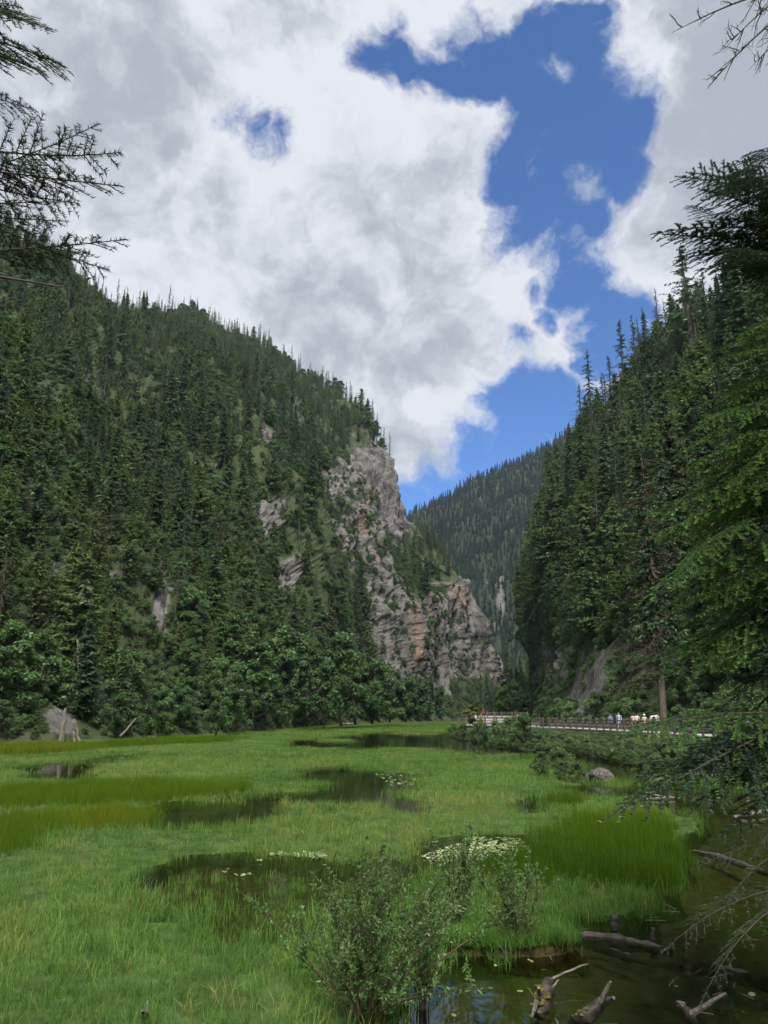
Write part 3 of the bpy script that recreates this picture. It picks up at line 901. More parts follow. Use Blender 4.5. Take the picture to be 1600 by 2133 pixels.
SPR = [conifer('spruce_a', 1, M['spruce'], 16, 3.9, 36, 8, leaf=0.40, power=0.8), conifer('spruce_b', 2, M['spruce'], 16, 3.3, 38, 8, 0.45, leaf=0.40),
       conifer('spruce_c', 3, M['spruce'], 16, 4.6, 32, 8, 0.30, 0.15, leaf=0.40, power=0.7), conifer('spruce_d', 4, M['spruce'], 16, 3.6, 34, 8, 0.5, 0.2, leaf=0.38, power=0.75)]
LAR = [conifer('larch_a', 11, M['larch'], 16, 3.9, 30, 7, 0.22, 0.12, 0.08, 9, 0.36, 0.45), conifer('larch_b', 12, M['larch'], 16, 3.4, 32, 7, 0.3, 0.15, 0.08, 9, 0.34, 0.5),
       conifer('larch_c', 13, M['larch'], 16, 4.4, 28, 7, 0.2, 0.1, 0.06, 10, 0.38, 0.4)]
THIN = [conifer('thin_a', 21, M['spruce'], 22, 4.4, 60, 2, 0.42, 0.32, 0.2, 10, 0.25, 0.95), conifer('thin_b', 22, M['spruce'], 22, 3.8, 60, 2, 0.5, 0.38, 0.28, 9, 0.24, 0.9),
        conifer('thin_c', 23, M['spruce'], 22, 5.0, 54, 2, 0.6, 0.3, 0.22, 11, 0.25, 0.95)]
BRO = [leafy('broad_a', 31, M['broad'], 12, 4.4, 44, 230, 0.24, low=0.06), leafy('broad_b', 32, M['broad'], 12, 3.8, 42, 230, 0.24, low=0.08), leafy('broad_c', 33, M['broad'], 12, 5.0, 50, 230, 0.25, low=0.04)]
SHR = [leafy('shrub_a', 41, M['shrub'], 3.0, 1.9, 34, 170, 0.085, 0.1, 6, 0.9, 0.02), leafy('shrub_b', 42, M['shrub'], 3.0, 2.2, 38, 170, 0.085, 0.1, 7, 0.9, 0.02),
       leafy('shrub_c', 43, M['shrub'], 3.0, 1.7, 30, 170, 0.08, 0.1, 6, 0.95, 0.05)]
FARC = [conifer('far_a', 51, M['farwood'], 14, 2.7, 18, 6, 0.4, 0.0, 0.03, 4, 0.8), conifer('far_b', 52, M['farwood'], 14, 2.2, 18, 6, 0.4, 0.1, 0.03, 4, 0.75)]

def sample_sheet(P, rock, n, r, jit=True):
    """points spread over a terrain sheet in proportion to its area"""
    a, b, c, d_ = P[:-1, :-1], P[1:, :-1], P[1:, 1:], P[:-1, 1:]
    ar = np.linalg.norm(np.cross(b - a, d_ - a), axis=2) + np.linalg.norm(np.cross(b - c, d_ - c), axis=2)
    w_ = (ar / ar.sum()).ravel()
    i = r.choice(len(w_), n, p=w_)
    u = r.random((n, 1)); v = r.random((n, 1))
    f = lambda A: A.reshape(-1, A.shape[-1])[i]
    p = (f(a) * (1 - u) + f(b) * u) * (1 - v) + (f(d_) * (1 - u) + f(c) * u) * v
    rk = (rock[:-1, :-1] + rock[1:, 1:]).ravel()[i] / 2
    return p, rk

def thin(p, dmin):
    """keep points at least dmin apart (grid based)"""
    seen = {}
    keep = []
    for i, q in enumerate(p):
        g = tuple(np.floor(q / dmin).astype(int))
        ok = True
        for dx in (-1, 0, 1):
            for dy in (-1, 0, 1):
                for dz in (-1, 0, 1):
                    k = seen.get((g[0] + dx, g[1] + dy, g[2] + dz))
                    if k is not None and np.sum((p[k] - q) ** 2) < dmin * dmin * 0.8: ok = False; break
                if not ok: break
            if not ok: break
        if ok:
            seen[g] = i; keep.append(i)
    return np.array(keep, int)

def plant(name, parts, loc, rotz, sc, label, cat, group, tilt=(0, 0)):
    """one tree as its own thing: empty at the base, trunk and crown as parts"""
    e = empty(name, loc, (tilt[0], tilt[1], rotz), sc)
    tag(e, label, cat, group)
    link('trunk', parts[0], e); link('crown', parts[1], e)
    return e

SPOTS = []   # kind, position, height in metres, side
def tree_spots():
    r = np.random.default_rng(77)
    # --- left mountain
    p, rk = sample_sheet(PL, RL, 42000, r)
    px, py = proj(p)
    ok = (px > -250) & (px < 1130) & (p[:, 1] > 30) & (p[:, 2] > 0.6)
    p, rk, px, py = p[ok], rk[ok], px[ok], py[ok]
    i = thin(p, 4.0); p, rk, px, py = p[i], rk[i], px[i], py[i]
    nz = fbm(p / 40.0 + 2, 3)
    ok = (rk < 0.30) | (r.random(len(p)) < 0.12)
    ok &= fbm(p / 13.0 + 7, 3) > -0.8
    mx_, my_ = proj(p + np.array([0, 0, 7.0]))           # no tall trees just below the bare rock faces
    for (cx, cy_, rx, ry, ang, st) in LP:
        if st > 0.65: ok &= ~((((mx_ - cx) / rx) ** 2 + ((my_ - cy_ - 12) / (ry * 1.25)) ** 2 < (1.5 if cx < 620 else 1.1)) & (r.random(len(p)) < (0.96 if cx < 620 else 0.93)))
    p, px, py, nz = p[ok], px[ok], py[ok], nz[ok]
    for q, x, y, z_ in zip(p, px, py, nz):
        shore = q[2] < 14
        u = r.random()
        if shore and (z_ > -0.15) and 440 < x < 1000 and u < 0.75 or shore and u < 0.3:
            SPOTS.append(('broad', q, r.uniform(6, 11), 'L'))
        elif q[2] < 170 and r.random() < 0.22:
            SPOTS.append(('broad', q, r.uniform(4, 10), 'L'))
        elif u < 0.70 + 1.1 * z_:
            SPOTS.append(('larch', q, r.uniform(5, 13) if r.random() < .85 else r.uniform(12, 18), 'L'))
        else:
            SPOTS.append(('spruce', q, r.uniform(6, 14) if r.random() < .8 else r.uniform(14, 21), 'L'))
    # spruces standing along the skyline
    nb = max(6, PL.shape[1] // 8)
    rid = PL[:, PL.shape[1] - nb - 1]; rx_, ry_ = proj(rid)
    for x in np.concatenate([r.uniform(225, 800, 70), r.uniform(-20, 200, 18)]):
        k = int(np.argmin(np.abs(rx_ - x) + 1e4 * (rid[:, 1] < 100)))
        SPOTS.append(('spruce', rid[k] + np.array([r.normal(0, 2), r.uniform(-6, 2), -1.0]), r.uniform(9, 17), 'L'))
    # large round trees along the foot of the left mountain
    for x, yf, yt in ((60, 1530, 1350), (105, 1515, 1365), (525, 1512, 1345), (560, 1500, 1300), (600, 1505, 1325), (640, 1508, 1370), (675, 1510, 1390), (710, 1506, 1345), (740, 1504, 1380), (775, 1503, 1385),
                      (812, 1500, 1400), (845, 1500, 1420), (330, 1535, 1440), (450, 1528, 1430), (490, 1520, 1400), (880, 1500, 1435), (20, 1540, 1400), (920, 1499, 1440), (250, 1530, 1455)):
        q = G(x, min(1545, yf + 14)); Y = q[1] * 1.03 + 2; q = D(x, yf, Y); q[2] = max(0.2, q[2])
        SPOTS.append(('broad', q, 1.25 * (D(x, yt, Y)[2] - q[2]), 'L'))
    # trees closing the mouth of the gorge
    for x, h, Y in ((1052, 11, 262), (1064, 14, 258), (1075, 12, 250), (1086, 15, 246), (1070, 17, 290), (1058, 15, 300), (1082, 18, 300), (1094, 13, 240), (1046, 10, 285), (1078, 10, 235)):
        SPOTS.append(('spruce' if h > 12 else 'broad', D(x, 1491, Y), float(h), 'R'))
    # --- right mountain
    p, rk = sample_sheet(PR, RR, 16000, r)
    px, py = proj(p)
    ok = (px > 1040) & (px < 1750) & (p[:, 1] > 46) & (p[:, 2] > 3)
    p, rk, px, py = p[ok], rk[ok], px[ok], py[ok]
    i = thin(p, 5.6); p, rk, px, py = p[i], rk[i], px[i], py[i]
    ok = (rk < 0.3) & ~((py > 1330) & (px < 1440) & (p[:, 2] < 36) & (r.random(len(p)) < 0.96))
    p, px, py = p[ok], px[ok], py[ok]
    for q, x, y in zip(p, px, py):
        u = r.random()
        if q[2] < 12 and u < 0.7: SPOTS.append(('broad', q, r.uniform(4, 9), 'R'))
        elif u < (0.85 if q[1] > 215 else 0.45): SPOTS.append(('larch', q, r.uniform(10, 20), 'R'))
        elif u < (0.9 if q[1] > 215 else 0.56): SPOTS.append(('thin', q, r.uniform(14, 25), 'R'))
        elif u < 0.86 and q[2] < 60: SPOTS.append(('broad', q, r.uniform(6, 11), 'R'))
        else: SPOTS.append(('spruce', q, r.uniform(13, 25), 'R'))
tree_spots()

def build_forest():
    r = np.random.default_rng(5)
    fam = {'spruce': (SPR, 16.0, 'spruce_tree'), 'larch': (LAR, 16.0, 'larch_tree'), 'thin': (THIN, 22.0, 'sparse_spruce_tree'), 'broad': (BRO, 12.0, 'broadleaf_tree')}
    merged = {k: [proto(k + '_mass', merge(k + '_mass', *m)) for m in v[0]] for k, v in fam.items()}
    rest = []
    for kind in fam:
        sp = [s for s in SPOTS if s[0] == kind]
        P = np.array([s[1] for s in sp]); Hh = np.array([s[2] for s in sp])
        px, py = proj(P + np.stack([0 * Hh, 0 * Hh, Hh * 0.6], 1))
        size = Hh / np.linalg.norm(P, axis=1)
        inview = (px > 5) & (px < 1595) & (py > 0) & (py < 2133)
        order = np.argsort(-(size * inview))
        big = set(order[:280].tolist())
        for i, s in enumerate(sp):
            v = r.integers(len(fam[kind][0])); sc = s[2] / fam[kind][1]; rz = r.uniform(0, 6.28)
            tilt = r.normal(0, 0.025, 2)
            if i in big and inview[i]:
                plant(fam[kind][2], fam[kind][0][v], s[1], rz, sc * np.array([r.uniform(.85, 1.15)] * 2 + [1]), *forest_label(kind, s, px[i], py[i]), tilt=tilt)
            else:
                rest.append((kind, v, s[1], sc, (tilt[0], tilt[1], rz), s[3]))
    for sd, lab in (('L', 'forest covering the upper left mountainside'), ('R', 'dark forest covering the upper slope behind the boardwalk')):
        q = [t for t in rest if t[5] == sd]
        protos, base = [], {}
        for k in fam:
            base[k] = len(protos); protos += merged[k]
        o = scatter('forest', np.array([t[2] for t in q]), [t[3] for t in q], np.array([t[4] for t in q]),
                    [base[t[0]] + t[1] for t in q], np.zeros(len(q)), protos)
        tag(o, lab, 'forest', None, 'stuff')

LANDL = [(130, 1510, 'the leaning snag'), (280, 1200, 'the grey rock rib'), (215, 1440, 'the split shore rock'), (110, 1220, 'the tall brown rock streak'), (590, 1185, 'the orange rock scar'),
         (770, 1000, 'the high cliff'), (800, 1250, 'the middle cliff'), (960, 1280, 'the cliff nose'), (540, 900, 'the white outcrop'), (380, 680, 'the spired ridge'), (600, 1420, 'the round shore trees'),
         (310, 1320, 'the narrow rock slab'), (410, 1430, 'the thin rock column'), (60, 1000, 'the bright fir spray'), (740, 1440, 'the shore alders'), (900, 1400, 'the cliff foot'), (560, 1080, 'the vertical rock band'),
         (190, 790, 'the small upper ledge'), (450, 1200, 'the dark gully'), (30, 1400, 'the left picture edge'), (230, 650, 'the notch in the skyline'), (90, 640, 'the near spur top'), (300, 960, 'the wide middle wood'), (640, 760, 'the bare skyline poles'), (640, 960, 'the upper larch belt'), (420, 830, 'the dark upper fold'), (150, 900, 'the grassy upper ledge'), (1000, 1440, 'the gorge mouth')]
LANDR = [(1190, 1440, 'the dark crag'), (1440, 1175, 'the mossy ledge'), (1140, 1040, 'the pale ridge crag'), (1320, 1470, 'the walkers'), (1386, 1420, 'the bare trunk'), (1222, 820, 'the tallest ridge spruce'),
         (1425, 640, 'the lone drooping larch'), (1110, 1280, 'the gorge mouth'), (1550, 1470, 'the rock by the right edge'), (1310, 740, 'the skyline spires'), (1250, 1150, 'the shaded hollow'), (1340, 1000, 'the brown dying crown'),
         (1200, 1250, 'the pale birch stems'), (1480, 900, 'the bright fir tips')]
def forest_label(kind, s, px, py):
    word = {'spruce': 'dark spruce', 'larch': 'light green larch', 'thin': 'thin gappy spruce', 'broad': 'rounded broadleaf'}[kind]
    cat = {'spruce': 'spruce', 'larch': 'larch', 'thin': 'spruce', 'broad': 'broadleaf'}[kind]
    lo, hi = {'spruce': (12, 16), 'larch': (11, 14), 'thin': (17, 22), 'broad': (7, 11)}[kind]
    size = 'short' if s[2] < lo else ('tall' if s[2] > hi else 'medium')
    lx, ly, lm = min(LANDL if s[3] == 'L' else LANDR, key=lambda l: (l[0] - px) ** 2 + (l[1] - py) ** 2)
    dx, dy = px - lx, py - ly
    d = math.hypot(dx, dy)
    hz, vt = ('left of' if dx < 0 else 'right of'), ('above' if dy < 0 else 'below')
    rel = hz if abs(dx) > 2.2 * abs(dy) else (vt if abs(dy) > 2.2 * abs(dx) else f'{vt}-{hz}')
    near = 'just ' if d < 35 else ('' if d < 70 else ('some way ' if d < 120 else 'far '))
    place = 'on left mountain' if s[3] == 'L' else 'on right slope'
    size = size if kind == 'thin' or size != 'medium' else 'mid-sized'
    lab = f'{size} {word} {place}, {near}{rel} {lm}'
    return lab, cat, f'{cat} trees {place}'
build_forest()

def far_forest():
    r = np.random.default_rng(9)
    p, rk = sample_sheet(PF, RF, 26000, r)
    px, py = proj(p)
    ok = (px > 800) & (px < 1330) & (rk < 0.4)
    p = p[ok]; p = p[thin(p, 5.0)]
    n = len(p)
    o = scatter('forest', p, r.uniform(0.55, 1.15, n), np.stack([np.zeros(n), np.zeros(n), r.uniform(0, 6.28, n)], 1), r.integers(0, 2, n), np.zeros(n),
                [proto('far_conifer', merge('far_conifer', *f)) for f in FARC])
    tag(o, 'bluish conifer forest on the far mountain at the valley end', 'forest', None, 'stuff')
far_forest()

# undergrowth on the two slopes: low bushes that soften the ground between the trees
def undergrowth():
    r = np.random.default_rng(19)
    for (P, rock, xr, n, lab) in ((PL, RL, (-50, 1110), 60000, 'low bushes filling the gaps on the left mountainside'), (PR, RR, (1050, 1720), 22000, 'low bushes and scrub on the slope behind the boardwalk')):
        p, rk = sample_sheet(P, rock, n, r)
        px, py = proj(p)
        ok = (px > xr[0]) & (px < xr[1]) & (p[:, 2] > 0.5) & (p[:, 1] > 35) & (np.linalg.norm(p, axis=1) < 420) & ((rk < 0.35) | (r.random(len(p)) < np.where(px > 620, 0.34, 0.15))) & ((rk > 0.15) | (r.random(len(p)) < 0.55))
        p = p[ok]
        pn, rkn = sample_sheet(P, rock, n * 3, r)                        # denser, smaller scrub low down near the shore
        xn, yn = proj(pn); kn = (xn > xr[0]) & (xn < xr[1]) & (pn[:, 1] > 35) & (pn[:, 2] > 0.15) & (np.linalg.norm(pn, axis=1) < 210) & (rkn < 0.4) & ~((xn > 1105) & (xn < 1440) & (yn > 1320) & (yn < 1478) & (r.random(len(pn)) < 0.85))
        pn = pn[kn]; size = np.concatenate([r.uniform(0.4, 1.3, len(p)), r.uniform(0.2, 0.6, len(pn))])
        p = np.concatenate([p, pn]); n = len(p)
        o = scatter('undergrowth', p, size, np.stack([r.normal(0, .1, n), r.normal(0, .1, n), r.uniform(0, 6.28, n)], 1), r.integers(0, 3, n), np.zeros(n),
                    [proto('bush_mass', merge('bush_mass', *f)) for f in SHR])
        tag(o, lab, 'bushes', None, 'stuff')
undergrowth()

# ------------------------------------------------------------------ marsh grass and reeds
def tuft(name, seed, mat, blades=14, h=0.4, spread=0.10, width=0.008, lean=0.35):
    r = np.random.default_rng(seed)
    V, A = [], []
    for _ in range(blades):
        b = np.array([*r.normal(0, spread, 2), -0.05])
        az = r.uniform(0, 6.28); ln = h * r.uniform(0.55, 1.15); le = abs(r.normal(0, lean))
        o_ = np.array([math.cos(az), math.sin(az), 0]); sd = np.array([-o_[1], o_[0], 0])
        a2 = r.uniform(0, 6.28); sd = np.array([math.cos(a2), math.sin(a2), 0])
        p1 = b + np.array([0, 0, ln * 0.55]) + o_ * ln * le * 0.22
        p2 = b + np.array([0, 0, ln * (1 - 0.25 * le)]) + o_ * ln * le * 0.8
        w_ = width * r.uniform(0.7, 1.3); tb = r.random() ** 1.6
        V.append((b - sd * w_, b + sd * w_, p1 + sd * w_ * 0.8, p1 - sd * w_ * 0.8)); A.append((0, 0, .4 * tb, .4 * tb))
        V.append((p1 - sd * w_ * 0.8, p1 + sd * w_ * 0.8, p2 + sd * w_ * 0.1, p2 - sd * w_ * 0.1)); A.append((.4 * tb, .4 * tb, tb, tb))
    return tri_mesh(name, np.array(V), 4, mat, np.array(A))

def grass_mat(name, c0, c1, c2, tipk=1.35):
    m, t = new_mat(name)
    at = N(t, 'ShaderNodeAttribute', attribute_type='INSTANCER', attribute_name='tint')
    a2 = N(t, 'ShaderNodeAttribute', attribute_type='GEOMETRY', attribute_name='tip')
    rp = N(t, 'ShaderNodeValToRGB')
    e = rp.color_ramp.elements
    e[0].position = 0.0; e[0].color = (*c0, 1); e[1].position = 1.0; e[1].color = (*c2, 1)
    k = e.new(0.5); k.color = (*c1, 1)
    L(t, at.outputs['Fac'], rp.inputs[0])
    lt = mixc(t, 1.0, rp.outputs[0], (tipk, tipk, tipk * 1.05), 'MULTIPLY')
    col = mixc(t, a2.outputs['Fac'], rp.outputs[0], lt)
    df = N(t, 'ShaderNodeBsdfDiffuse'); L(t, col, df.inputs['Color'])
    tr = N(t, 'ShaderNodeBsdfTranslucent'); L(t, col, tr.inputs['Color'])
    mx = N(t, 'ShaderNodeMixShader'); mx.inputs[0].default_value = 0.45
    L(t, df.outputs[0], mx.inputs[1]); L(t, tr.outputs[0], mx.inputs[2])
    finish(t, mx.outputs[0])
    return m
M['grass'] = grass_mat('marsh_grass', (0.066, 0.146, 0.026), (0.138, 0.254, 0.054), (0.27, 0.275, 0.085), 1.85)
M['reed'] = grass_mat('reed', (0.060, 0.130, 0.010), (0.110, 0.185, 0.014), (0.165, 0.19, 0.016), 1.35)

def marsh_grass():
    r = np.random.default_rng(23)
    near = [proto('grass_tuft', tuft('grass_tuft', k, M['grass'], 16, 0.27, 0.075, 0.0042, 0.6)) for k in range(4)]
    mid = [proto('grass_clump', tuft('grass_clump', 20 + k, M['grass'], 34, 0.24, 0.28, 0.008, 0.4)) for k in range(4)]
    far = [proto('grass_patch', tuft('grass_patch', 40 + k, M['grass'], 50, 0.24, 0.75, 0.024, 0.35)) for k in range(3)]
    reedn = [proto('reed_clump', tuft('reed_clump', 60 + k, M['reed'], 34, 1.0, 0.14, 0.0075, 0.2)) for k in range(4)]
    reedf = [proto('reed_patch', tuft('reed_patch', 80 + k, M['reed'], 46, 1.0, 0.40, 0.026, 0.2)) for k in range(3)]
    def spread(y0, y1, dens, margin=60):
        # stratified over the wedge of ground in view between two distances
        n = int(dens * (y1 - y0) * (y1 + y0) * 0.5 * (1.06 + 2 * margin / F))
        y = np.sqrt(r.uniform(y0 ** 2, y1 ** 2, n))
        hx = (800 + margin) / F * 1.04
        x = r.uniform(-hx, hx, n) * y
        return np.stack([x, y, np.zeros(n)], 1)
    sets = [(6.6, 15, 54, near, 0), (15, 26, 28, near, 0), (26, 50, 9.0, mid, 1), (50, 95, 4.0, mid, 1), (95, 340, 0.6, far, 2)]
    for (y0, y1, dens, protos, lod) in sets:
        P = spread(y0, y1, dens)
        c, px, py = classify(P, 0.11)
        m_ = c == 0
        patch = fbm(P / 2.6, 3)
        bald = fbm(P / 5.0 + 9, 3)
        if lod == 0:
            # thinner towards the open water and sparse shoots in the shallows of the near pools
            sparse = (c == 1) & (r.random(len(P)) < np.clip((py - 1815) / 190, 0, 0.55)) & (px < 860)
            m_ &= (bald > -0.85) | (r.random(len(P)) < 0.45)
            m_ |= sparse
        else:
            sparse = (c == 1) & (px > 320) & (px < 530) & (py > 1655) & (py < 1710) & (r.random(len(P)) < 0.28)
            m_ |= sparse
        # the bed by the reeds on the right is a narrow fringe
        P, px, py, patch, c2 = P[m_], px[m_], py[m_], patch[m_], c[m_]
        n = len(P)
        tint = 0.38 + 0.20 * patch + 0.22 * fbm(P / 7.0 + 70, 2) + r.normal(0, 0.15, n)
        yel = np.exp(-(((px - 860) / 330) ** 2 + ((py - 1715) / 42) ** 2)) * 0.34 + np.exp(-(((px - 300) / 150) ** 2 + ((py - 1615) / 14) ** 2)) * 0.2
        dk = np.exp(-(((px - 560) / 300) ** 2 + ((py - 1960) / 70) ** 2)) * 0.12 + np.exp(-(((px - 150) / 300) ** 2 + ((py - 2140) / 70) ** 2)) * 0.12
        yel = yel + (r.random(n) < 0.08) * 0.5
        tint = np.clip(tint + yel - dk, 0, 1)
        sc = r.uniform(0.55, 1.35, n) * (1 + 0.22 * patch)
        sc = np.where(c2 == 1, sc * 0.7, sc)
        P[:, 2] = 0.0
        o = scatter('marsh_grass', P, sc, np.stack([r.normal(0, .08, n), r.normal(0, .08, n), r.uniform(0, 6.28, n)], 1), r.integers(0, len(protos), n), tint, protos)
        tag(o, ['fine bright marsh grass in the near beds', 'green marsh grass in the middle beds', 'smooth green marsh grass in the far beds'][lod], 'grass', None, 'stuff')
    # darker sedge clumps and pale straw standing among the grass
    P = spread(7, 60, 2.6); c, px, py = classify(P, 0.1); cl = fbm(P / 1.6 + 50, 3)
    k_ = (c == 0) & (cl > 0.28); P = P[k_]; n = len(P)
    sed = [proto('sedge_clump', tuft('sedge_clump', 160 + k, M['grass'], 26, 0.40, 0.06, 0.0045, 0.5)) for k in range(3)]
    o = scatter('sedge', P, r.uniform(.6, 1.15, n), np.stack([r.normal(0, .08, n), r.normal(0, .08, n), r.uniform(0, 6.28, n)], 1), r.integers(0, 3, n), np.clip(r.normal(.12, .1, n) + (r.random(n) < .14) * .8, 0, 1), sed)
    tag(o, 'darker sedge clumps and pale straw among the marsh grass', 'sedge', None, 'stuff')
    names = {'dark': 'tall dark green reed bed beside the near right water', 'ochre': 'ochre tinged reed bed at the left edge of the marsh',
             'green': 'long even green reed band behind the ochre reeds', 'farleft': 'yellowish reed bed below the left shore',
             'fargreen': 'dark reed strip along the far left shore', 'lowleft': 'low green reeds before the ochre reeds', 'tuft': 'small dark reed tuft behind the large reed bed'}
    for k, key in enumerate(REEDS):
        poly, h, ti = REEDS[key]
        W_ = np.array([G(*q) for q in poly])
        lo, hi = W_.min(0) - 0.5, W_.max(0) + 0.5
        farr = W_[:, 1].mean() > 30
        area = (hi[0] - lo[0]) * (hi[1] - lo[1])
        n = int(area * (4.5 if farr else 34)); n = min(n, 60000)
        P = np.stack([r.uniform(lo[0], hi[0], n), r.uniform(lo[1], hi[1], n), np.zeros(n)], 1)
        c, px, py = classify(P, 0.13)
        P = P[c == 2 + k]; n = len(P)
        px, py = proj(P)
        pt = fbm(P / 3.0 + 40, 3)
        if key == 'ochre': t_ = ti * np.exp(-((px - 210) / 130) ** 2) + 0.25 + 0.1 * pt
        elif key == 'dark': t_ = ti + 0.08 * pt + 0.35 * np.clip((1790 - py) / 70, 0, 1) + r.normal(0, .05, n)
        else: t_ = ti + 0.12 * pt + r.normal(0, .05, n)
        pr = reedf if farr else reedn
        o = scatter('reed_bed', P, h * r.uniform(0.6, 1.2, n) * (1 + 0.16 * pt), np.stack([r.normal(0, .05, n), r.normal(0, .05, n), r.uniform(0, 6.28, n)], 1), r.integers(0, len(pr), n), np.clip(t_, 0, 1), pr)
        tag(o, names[key], 'reeds', None, 'stuff')
marsh_grass()

def bank_grass():
    # grass on the earth bank round the photographer
    r = np.random.default_rng(37); n = 9000
    i = r.integers(0, BP.shape[0] - 1, n * 4); j = r.integers(0, BP.shape[1] - 1, n * 4); f = r.random((n * 4, 2))
    a, b, c = BP[i, j], BP[i + 1, j], BP[i, j + 1]
    P = a + (b - a) * f[:, :1] + (c - a) * f[:, 1:]
    P = P[(P[:, 2] > 0.0) & (np.abs(P[:, 0]) < 16) & (P[:, 1] > -6) & (P[:, 1] < 16)]; n = len(P)
    tf = [proto('bank_tuft', tuft('bank_tuft', 190 + k, M['grass'], 26, 0.34, 0.16, 0.006, 0.6)) for k in range(3)]
    o = scatter('bank_grass', P, r.uniform(.6, 1.3, n), np.stack([r.normal(0, .15, n), r.normal(0, .15, n), r.uniform(0, 6.28, n)], 1), r.integers(0, 3, n), r.uniform(.1, .6, n), tf)
    tag(o, 'rough grass on the near earth bank', 'grass', None, 'stuff')
bank_grass()

# ------------------------------------------------------------------ boughs of the near conifers
def bough(name, seed, mat, Lb=1.6, width=0.5, droop=0.25, step=0.055, needle=0.020, nw=0.0026, spacing=0.0055, sag=0.5, sub=True, density=1.0, tipk=1.0, thick=0.6, subsp=0.045):
    """a flat spray: main axis along +X, side twigs, twiglets, and needles combed to both sides. Returns wood mesh and needle mesh."""
    r = np.random.default_rng(seed)
    wood = MB()
    segs = []                                                       # (p0, p1, tip0, tip1)
    k = np.linspace(0, 1, 10)
    main = np.stack([Lb * k, 0.04 * Lb * np.sin(k * 3 + seed), Lb * (0.10 * k - droop * k ** 2)], 1)
    wood.tube(main, np.interp(k, [0, 1], [(0.0075 * Lb + 0.002) * thick, 0.0014]), 5)
    def at(s): return np.array([np.interp(s, k, main[:, i]) for i in range(3)])
    def dirat(s):
        v = at(min(1, s + 0.05)) - at(max(0, s - 0.05)); return v / np.linalg.norm(v)
    n = int(Lb / step)
    for i in range(9): 
        if k[i] > 0.45: segs.append((main[i], main[i + 1], 0.2 * k[i], 0.3 * k[i + 1]))
    for i in range(n):
        s = 0.10 + 0.88 * (i + r.uniform(-.3, .3)) / n
        for sg in (-1, 1):
            if r.random() > density: continue
            ln = width * (1.0 - s) ** 0.75 * min(1.0, 0.35 + s * 3.0) * r.uniform(0.35, 1.3) + 0.03
            a = math.radians(r.uniform(42, 60))
            d = dirat(s); sd = np.cross(np.array([0, 0, 1.0]), d); sd /= np.linalg.norm(sd)
            v = d * math.cos(a) + sd * sg * math.sin(a) + np.array([0, 0, r.normal(0.02, 0.08)])
            v /= np.linalg.norm(v)
            b = at(s); kk = np.linspace(0, 1, 4)
            tw = b + v * (ln * kk)[:, None] + np.array([0, 0, -1.0]) * (ln * sag * 0.45 * kk ** 2)[:, None] + d * (0.12 * ln * kk ** 2)[:, None]
            wood.tube(tw, np.interp(kk, [0, 1], [0.0022 + 0.002 * ln, 0.0009]), 3, cap=False)
            for q in range(3):
                segs.append((tw[q], tw[q + 1], 0.75 * tipk * kk[q] ** 2, 0.75 * tipk * kk[q + 1] ** 2))
            if sub and ln > 0.10:
                m = int(ln / subsp)
                for w_ in range(1, m):
                    f = w_ / m
                    p = tw[0] + (tw[-1] - tw[0]) * f
                    p = np.array([np.interp(f, kk, tw[:, c]) for c in range(3)])
                    sg2 = 1 if (w_ + i) % 2 else -1
                    sl = ln * 0.42 * (1 - f * 0.75) * r.uniform(0.6, 1.2)
                    v2 = v * 0.7 + np.cross(np.array([0, 0, 1.0]), v) * sg2 * 0.75 + np.array([0, 0, r.normal(-0.12, 0.1)])
                    v2 /= np.linalg.norm(v2)
                    e = p + v2 * sl + np.array([0, 0, -sag * 0.2 * sl])
                    wood.tube(np.array([p, e]), [0.0013, 0.0008], 3, cap=False)
                    segs.append((p, e, 0.15 * tipk, tipk * r.uniform(0.4, 1.0)))
    S0 = np.array([s[0] for s in segs]); S1 = np.array([s[1] for s in segs]); a0 = np.array([s[2] for s in segs]); a1 = np.array([s[3] for s in segs])
    ln = np.linalg.norm(S1 - S0, axis=1)
    cnt = np.maximum(2, (ln / spacing).astype(int)) * 2
    idx = np.repeat(np.arange(len(segs)), cnt)
    f = r.random(len(idx))
    p = S0[idx] + (S1[idx] - S0[idx]) * f[:, None]
    d = unit(S1 - S0)[idx]
    up = np.array([0, 0, 1.0])
    sd = unit(np.cross(up, d)); nu = np.cross(d, sd)
    an = np.where(r.random(len(idx)) < 0.5, 0, math.pi) + r.normal(0, 0.55, len(idx))
    rad = sd * np.cos(an)[:, None] + nu * (np.abs(np.sin(an)) * 0.8)[:, None]
    nv = unit(rad + d * r.uniform(0.35, 0.9, len(idx))[:, None])
    nl = needle * r.uniform(0.7, 1.15, len(idx))[:, None]
    wv = unit(np.cross(nv, r.normal(0, 1, (len(idx), 3)))) * nw
    V = np.stack([p - wv, p + wv, p + nv * nl], 1)
    att = np.clip(a0[idx] + (a1 - a0)[idx] * f, 0, 1)
    A = np.stack([att, att, att], 1)
    return wood.mesh(name + '_wood', M['twig']), tri_mesh(name + '_needles', V, 3, mat, A)

